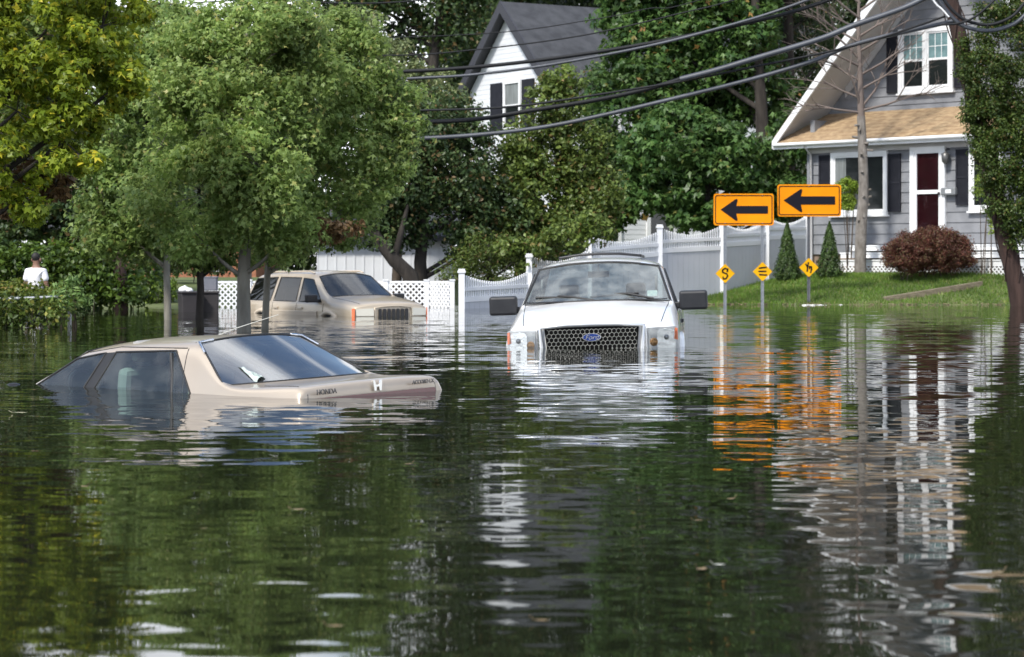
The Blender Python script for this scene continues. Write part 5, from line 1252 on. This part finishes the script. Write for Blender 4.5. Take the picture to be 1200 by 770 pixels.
tree('maple_tree', 'lower mid-green maple with layered leaves beside the grey house', None, b, P(825, 150, 65), .18,
     lobes_px(65, [(800, 165, 55, 38, -.2), (850, 175, 50, 36, -.1), (780, 215, 48, 34, 0), (835, 220, 55, 36, -.2), (885, 210, 34, 40, .2), (925, 170, 26, 40, .4), (925, 235, 28, 40, .4), (750, 195, 34, 30, .3), (820, 255, 50, 18, .2)]), .21, 70, 3.2, .42, leafmat('leaf_maple_light', (.035, .085, .02), (.105, .185, .05), (.2, .2, .06), .01), M_barkd, 77, twigs=.5, aspect=1)
b = V((PX(926, 70), 70, .4))
tree('pine_tree', 'dark straight pine trunk rising left of the grey house gable', None, b, P(926, -180, 70), .27,
     lobes_px(70, [(945, 20, 40, 40, .5), (900, -40, 70, 40, .5), (960, -60, 70, 40, .5), (930, -120, 80, 50, .5), (915, 60, 30, 30, 1.2), (960, 70, 30, 35, 1.2)]), .15, 70, 3.6, .5, M_leafd, M_barkd, 78, twigs=.6, aspect=.3)
b = V((PX(488, 86), 86, .4))
tree('tall_tree', 'tall dark tree with sky gaps left of the slate gable', None, b, P(520, -60, 86), .38,
     lobes_px(86, [(440, 20, 55, 40, 0), (530, 20, 50, 40, 0), (470, 80, 34, 30, 1), (540, 85, 26, 30, 1), (400, -20, 60, 40, 0), (500, -60, 90, 60, 0), (590, -60, 70, 60, 0), (540, -120, 80, 50, 1), (640, -110, 80, 50, 2), (455, 50, 26, 22, 0)]), .22, 55, 1.9, .6, M_leafd, M_barkd, 79, twigs=.6)
far = [(-120, 92, -60), (10, 84, -70), (170, 98, 40), (300, 88, 40), (570, 112, -130), (620, 104, -125), (700, 90, -135), (800, 108, -140), (900, 96, -150), (1010, 92, -150), (1110, 104, -150), (1220, 90, -150), (1330, 100, -120), (-260, 100, -60), (1460, 96, -140)]
tones = ['deep green', 'olive', 'shaded']
wheres = ['beyond the left edge hedge', 'far behind the yellowing maple', 'far behind the slim pale trunk', 'far behind the fullest street tree', 'far left of the tall sky-gapped tree', 'far behind the white gabled house', 'far behind the slate roof end', 'high behind the huge maple', 'high behind the pine trunk', 'far behind the bare tree', 'far behind the grey gable', 'far behind the vine-wrapped pole', 'beyond the right edge past the grey house', 'farthest beyond the left edge', 'farthest beyond the right edge']
for k, (px, d, ty) in enumerate(far):
    s = F/d; b = V((PX(px, d), d, .4)); r = random.Random(k+90)
    L_ = []
    for q in range(9):
        f = q/8; L_.append((px+r.uniform(-75, 75)*(1-.5*f), lerp(270, ty+30, f), r.uniform(50, 75), r.uniform(40, 55), r.uniform(-2, 2)))
    tree('tall_tree', 'tall distant tree '+wheres[k], 'distant trees behind the houses', b, P(px, ty+30, d), .35, lobes_px(d, L_), .30, 60, .75, .95, (M_leaff, M_leafo, M_leafd)[k % 3], M_barkd, 100+k, twigs=.3)

# the other side of the street, behind the camera: it shows only as reflections in glass and paint
for k, (xx, yy, hh) in enumerate(((-24, -34, 8), (-9, -44, 9), (8, -36, 12), (20, -33, 11), (32, -28, 12))):
    b = V((xx, yy, -.5)); L_ = [(V((xx+random.uniform(-2, 2), yy+random.uniform(-1, 1), z_)), V((3.2, 2.6, 2.3))) for z_ in (2.5, 5, 7.5, hh-2)]
    tree('tall_tree', 'tall tree across the street, '+('at its far left end', 'second from its left end', 'in the middle of the row', 'second from its right end', 'at its far right end')[k], 'trees across the street', b, b+V((0, 0, hh-2)), .3, L_, .4, 40, .8, 1.0, M_leaff, M_barkd, 130+k, twigs=.2)
for k, (xx, yy, hh) in enumerate(((-30, 46, 9), (-36, 55, 11), (-32, 66, 12), (-44, 40, 11))):
    b = V((xx, yy, -.5)); L_ = [(V((xx+random.uniform(-1, 1), yy+random.uniform(-2, 2), z_)), V((3.0, 3.4, 2.2))) for z_ in (1.6, 4.2, 6.6, hh-2)]
    tree('tall_tree', 'tall tree down the left side street, '+('nearest of its row', 'second of its row', 'farthest of its row', 'set back behind its row')[k], 'trees down the left side street', b, b+V((0, 0, hh-2)), .3, L_, .34, 40, .9, 1.0, M_leaff, M_barkd, 150+k, twigs=.2)
# ------------------------------------------------------------------ bins, person, floating bits
M_bin = mat('bin_charcoal', (.03, .027, .03), .5, c2=(.045, .04, .042), nscale=3)
def wheelie(px, d, label, rz, w=.52):
    x = PX(px, d); t = thing('wheelie_bin', label, 'bin', (x, d, -.56), 'bins standing in the flood', local=True, rot=(0, 0, rz))
    m = MB(); a, b_ = w*.42, w*.5
    m.hexa([(-a, -a, 0), (a, -a, 0), (a, a, 0), (-a, a, 0)], [(-b_, -b_, .93), (b_, -b_, .93), (b_, b_, .93), (-b_, b_, .93)]); m.build('body', M_bin, t, bevel=.02)
    m = MB(); m.box((0, -.01, .955), (w*1.06, w*1.08, .05)); m.box((0, w*.5, .94), (w*.9, .06, .05)); m.build('lid', M_bin, t, bevel=.015)
    m = MB(); m.tube([(-w*.4, w*.57, .9), (w*.4, w*.57, .9)], .018, 6); m.build('handle', M_black, t)
    for s_ in (-1, 1):
        m = MB(); m.tube([(s_*w*.4, w*.42, .1), (s_*w*.48, w*.42, .1)], .1, 14); m.build('wheel', M_rubber, t)
wheelie(222.5, 46.5, 'dark open-topped bin with white sack, left of the pair', .35, .42); wheelie(245, 46.8, 'dark bin beside the lattice fence carrying a grey box', .1, .40)
x, d = PX(217, 46.5), 46.5
m = MB(); m.ball((x-.02, d, .445), (.12, .13, .075), 12, 7); m.ball((x+.08, d-.03, .43), (.09, .1, .06), 10, 6); m.ball((x+.0, d-.05, .46), (.05, .05, .08), 7, 5); tag(m.build('sack', M_white, None, org=(x, d, .41)), 'white tied sack lying on the left dark bin', 'sack')
x = PX(246, 46.8); t = thing('box', 'grey-blue box sitting on the right dark bin', 'box', (x, 46.8, .42))
m = MB(); m.box((x, 46.8, .56), (.30, .26, .26)); m.build('case', mat('box_grey', (.13, .14, .17), .6, c2=(.16, .16, .19), nscale=6), t, bevel=.015)
m = MB(); m.box((x, 46.8, .70), (.32, .28, .025)); m.build('lid', mat('box_grey2', (.16, .17, .2), .6), t, bevel=.008)

def skin(name, joints, edges, material, parent, lvl=2):
    me = bpy.data.meshes.new(name); me.from_pydata([j[:3] for j in joints], edges, [])
    o = bpy.data.objects.new('temporary', me); COL.objects.link(o)
    o.modifiers.new('skin', 'SKIN').use_smooth_shade = True
    for i, j in enumerate(joints):
        r = j[3]; me.skin_vertices[0].data[i].radius = (r, r) if not isinstance(r, tuple) else r
        me.skin_vertices[0].data[i].use_root = (i == 0)
    s = o.modifiers.new('sub', 'SUBSURF'); s.levels = lvl
    bpy.context.view_layer.update()
    m2 = bpy.data.meshes.new_from_object(o.evaluated_get(bpy.context.evaluated_depsgraph_get())); bpy.data.objects.remove(o)
    m2.polygons.foreach_set('use_smooth', [True]*len(m2.polygons))
    return link_mesh(name, m2, material, parent)
px_, d = 42, 47.0; x = PX(px_, d)
per = thing('person', 'person in a white T-shirt wading behind the hedge, back turned', 'person', (x, d, PZ(296, d)-1.79), local=True, rot=(0, 0, math.radians(-20)))
M_skin = mat('skin_brown', (.22, .12, .08), .55, c2=(.19, .1, .065), nscale=6)
J = [(0, 0, .95, .15), (0, .01, 1.12, .14), (0, .0, 1.3, .16), (0, .0, 1.42, .12), (0, .01, 1.50, .058), (0, .02, 1.60, .08), (0, .02, 1.69, .085),
     (.17, 0, 1.41, .062), (.24, .01, 1.15, .047), (.25, .10, .93, .035), (.25, .14, .86, .03), (-.17, 0, 1.41, .062), (-.25, .0, 1.15, .047), (-.24, .09, .93, .035), (-.24, .13, .86, .03),
     (.10, 0, .88, .095), (.11, .04, .48, .062), (.11, .0, .1, .045), (.11, .12, .04, .04), (-.10, 0, .88, .095), (-.11, -.02, .48, .062), (-.11, -.08, .1, .045), (-.11, .04, .04, .04)]
E = [(0, 1), (1, 2), (2, 3), (3, 4), (4, 5), (5, 6), (3, 7), (7, 8), (8, 9), (9, 10), (3, 11), (11, 12), (12, 13), (13, 14), (0, 15), (15, 16), (16, 17), (17, 18), (0, 19), (19, 20), (20, 21), (21, 22)]
skin('body', J, E, M_skin, per)
skin('shirt', [(0, 0, .90, .165), (0, .01, 1.12, .165), (0, .0, 1.3, .185), (0, .0, 1.42, .14), (0, .01, 1.475, .075), (.18, 0, 1.40, .085), (.235, .01, 1.19, .075), (-.18, 0, 1.40, .085), (-.24, 0, 1.19, .075)], [(0, 1), (1, 2), (2, 3), (3, 4), (3, 5), (5, 6), (3, 7), (7, 8)], mat('shirt_white', (.8, .8, .82), .85), per)
skin('trousers', [(0, 0, .93, .16), (.10, 0, .86, .11), (.11, .04, .48, .085), (.11, .0, .15, .07), (-.10, 0, .86, .11), (-.11, -.02, .48, .085), (-.11, -.08, .15, .07)], [(0, 1), (1, 2), (2, 3), (0, 4), (4, 5), (5, 6)], mat('trousers_dark', (.03, .035, .05), .9), per)
m = MB(); m.ball((0, .0, 1.70), (.086, .096, .094), 14, 10); m.build('hair', mat('hair_black', (.012, .01, .009), .7), per)
m = MB(); m.ball((0, .125, 1.635), (.018, .03, .025), 8, 6); m.build('nose', M_skin, per)
for s_ in (-1, 1):
    m = MB(); m.ball((s_*.095, .02, 1.64), (.016, .03, .04), 8, 6); m.build('ear', M_skin, per)
    m = MB(); m.ball((s_*.035, .105, 1.66), (.013, .01, .009), 8, 6); m.build('eye', M_black, per)

# foam along the lawn edge, and loose floating leaves
rd = random.Random(8); m = MB()
for k in range(22):
    px = rd.choice((943+rd.uniform(-3, 8), 958+rd.uniform(-8, 14), rd.uniform(940, 990))); d = 54.5+rd.uniform(-.25, .25); r = rd.uniform(.012, .05)
    m.ball((PX(px, d), d, .004), (r*1.5, r*1.3, r*.28), 8, 5)
tag(m.build('foam', mat('foam_white', (.7, .7, .68), .7), None), kind='stuff')
rd = random.Random(31); m = MB()
for k in range(150):
    x_ = rd.uniform(4.4, 12.8); yf_ = float(np.interp(x_, [3, 5, 10, 13], [56.5, 55.1, 55.0, 54.6]))+rd.gauss(.04, .07); q = V((x_, yf_, max(.006, ground_z(x_, yf_))+.012)); a = rd.uniform(0, PI); l_ = rd.uniform(.02, .14)
    dv = V((math.cos(a)*l_, math.sin(a)*l_*.5, rd.uniform(0, .03))); m.tube([q-dv, q+dv], [.009, .004], 4)
tag(m.build('debris', mat('debris_brown', (.14, .10, .06), .9, c2=(.3, .25, .16), nscale=20), None, fix=False), kind='stuff')
def floating_leaf(label, px, py, size, c, nm):
    d = HC*F/(py-HY); x = PX(px, d); m = MB()
    prof = [(-1, 0), (-.5, .42), (.1, .5), (.6, .28), (1, 0), (.6, -.28), (.1, -.5), (-.5, -.42)]
    vs = [(x+a*size, d+b*size, .006+.25*size*b*b+.1*size*a*a) for a, b in prof]+[(x, d, .005)]
    m.add(vs, [(8, i, (i+1) % 8) for i in range(8)]); m.tube([(x-size, d, .008), (x-size*1.5, d+.02*size, .02)], size*.04, 4)
    tag(m.build('floating_leaf', mat(nm, c, .6), None, org=(x, d, 0), fix=False), label, 'leaf', None)
floating_leaf('small tan leaf floating below the sunken sedan', 350, 599, .028, (.3, .22, .13), 'leaf_tan')
floating_leaf('small pale leaf floating in the dark water below the signs', 843, 664, .02, (.5, .5, .45), 'leaf_pale')
floating_leaf('yellowish leaf scrap drifting left of the sunken sedan', 24, 485, .05, (.4, .38, .25), 'leaf_yellowish')

rd = random.Random(17)
proto = None
for k in range(16):
    px, py = rd.uniform(40, 1180), rd.choice((rd.uniform(400, 520), rd.uniform(480, 740))); d = HC*F/(py-HY)
    if proto is None:
        floating_leaf('small brown leaf drifting among others on the open dark water', px, py, .022, (.2, .14, .07), 'leaf_drift'); proto = [o for o in COL.objects if o.name.startswith('floating_leaf')][-1]; o = proto
    else:
        o = proto.copy(); COL.objects.link(o); o.location = (PX(px, d), d, 0); o.rotation_euler = (0, 0, rd.uniform(0, 6)); q = rd.uniform(.6, 1.4); o.scale = (q, q, q)
    o['group'] = 'brown leaves drifting on the floodwater'
# ------------------------------------------------------------------ sky, sun, camera
SUN_EL, SUN_AZ = math.radians(48), math.radians(215)      # azimuth measured from +Y clockwise: behind the camera, to the left
w = bpy.data.worlds.new('World'); SC.world = w; w.use_nodes = True; nt = w.node_tree; L = nt.links.new; N = nt.nodes.new
bg = nt.nodes['Background']; bg.inputs['Strength'].default_value = .135
sky = N('ShaderNodeTexSky'); sky.sky_type = 'NISHITA'; sky.sun_disc = False; sky.sun_elevation = SUN_EL; sky.sun_rotation = SUN_AZ
sky.air_density = 1.0; sky.dust_density = 1.0; sky.ozone_density = 1.5
tc = N('ShaderNodeTexCoord'); sp = N('ShaderNodeSeparateXYZ'); L(tc.outputs['Generated'], sp.inputs[0])
mz = N('ShaderNodeMath'); mz.operation = 'MAXIMUM'; L(sp.outputs['Z'], mz.inputs[0]); mz.inputs[1].default_value = .0
ad = N('ShaderNodeMath'); ad.operation = 'ADD'; L(mz.outputs[0], ad.inputs[0]); ad.inputs[1].default_value = .22
dx = N('ShaderNodeMath'); dx.operation = 'DIVIDE'; L(sp.outputs['X'], dx.inputs[0]); L(ad.outputs[0], dx.inputs[1])
dy = N('ShaderNodeMath'); dy.operation = 'DIVIDE'; L(sp.outputs['Y'], dy.inputs[0]); L(ad.outputs[0], dy.inputs[1])
cx = N('ShaderNodeCombineXYZ'); L(dx.outputs[0], cx.inputs[0]); L(dy.outputs[0], cx.inputs[1])
no = N('ShaderNodeTexNoise'); no.inputs['Scale'].default_value = 1.15; no.inputs['Detail'].default_value = 7; no.inputs['Roughness'].default_value = .55; L(cx.outputs[0], no.inputs['Vector'])
# more cloud low and ahead, clearer overhead and behind the camera
ym = N('ShaderNodeValToRGB'); L(sp.outputs['Z'], ym.inputs[0]); cr = ym.color_ramp      # cloud bank low down, an open band above it, a veil overhead
cr.elements[0].position = .0; cr.elements[0].color = (.3, .3, .3, 1); cr.elements[1].position = 1; cr.elements[1].color = (.12, .12, .12, 1)
for p_, v_ in ((.22, .22), (.34, .0), (.6, .0), (.75, .14)):
    e = cr.elements.new(p_); e.color = (v_, v_, v_, 1)
sm = N('ShaderNodeMath'); sm.operation = 'ADD'; L(no.outputs['Fac'], sm.inputs[0]); L(ym.outputs[0], sm.inputs[1])
mr = N('ShaderNodeMapRange'); mr.interpolation_type = 'SMOOTHSTEP'; mr.inputs[1].default_value = .56; mr.inputs[2].default_value = .70; mr.inputs[3].default_value = 0; mr.inputs[4].default_value = .95; L(sm.outputs[0], mr.inputs[0])
mx = N('ShaderNodeMix'); mx.data_type = 'RGBA'; L(mr.outputs[0], mx.inputs[0]); L(sky.outputs[0], mx.inputs[6]); mx.inputs[7].default_value = (8.2, 8.4, 8.8, 1)
L(mx.outputs[2], bg.inputs['Color'])
sd = bpy.data.lights.new('sun', 'SUN'); sd.energy = 2.8; sd.angle = math.radians(7); sd.color = (1, .95, .86)
so = bpy.data.objects.new('sun', sd); COL.objects.link(so)
dirv = V((math.sin(SUN_AZ)*math.cos(SUN_EL), math.cos(SUN_AZ)*math.cos(SUN_EL), math.sin(SUN_EL)))
so.rotation_euler = dirv.to_track_quat('Z', 'Y').to_euler()
cam = bpy.data.cameras.new('camera'); co = bpy.data.objects.new('camera', cam); COL.objects.link(co)
co.location = (0, 0, HC); co.rotation_euler = (PI/2, 0, 0)
cam.sensor_width = 36; cam.sensor_fit = 'HORIZONTAL'; cam.lens = 36*F/1200; cam.shift_y = -(385-HY)/1200
cam.clip_start = .5; cam.clip_end = 2000
cam.dof.use_dof = True; cam.dof.focus_distance = 21; cam.dof.aperture_fstop = 5.0
SC.camera = co
vs_ = SC.view_settings; vs_.view_transform = 'Standard'; vs_.look = 'None'; vs_.gamma = 1; vs_.exposure = .80
SC.cycles.max_bounces = 8; SC.cycles.transparent_max_bounces = 16; SC.cycles.use_denoising = True
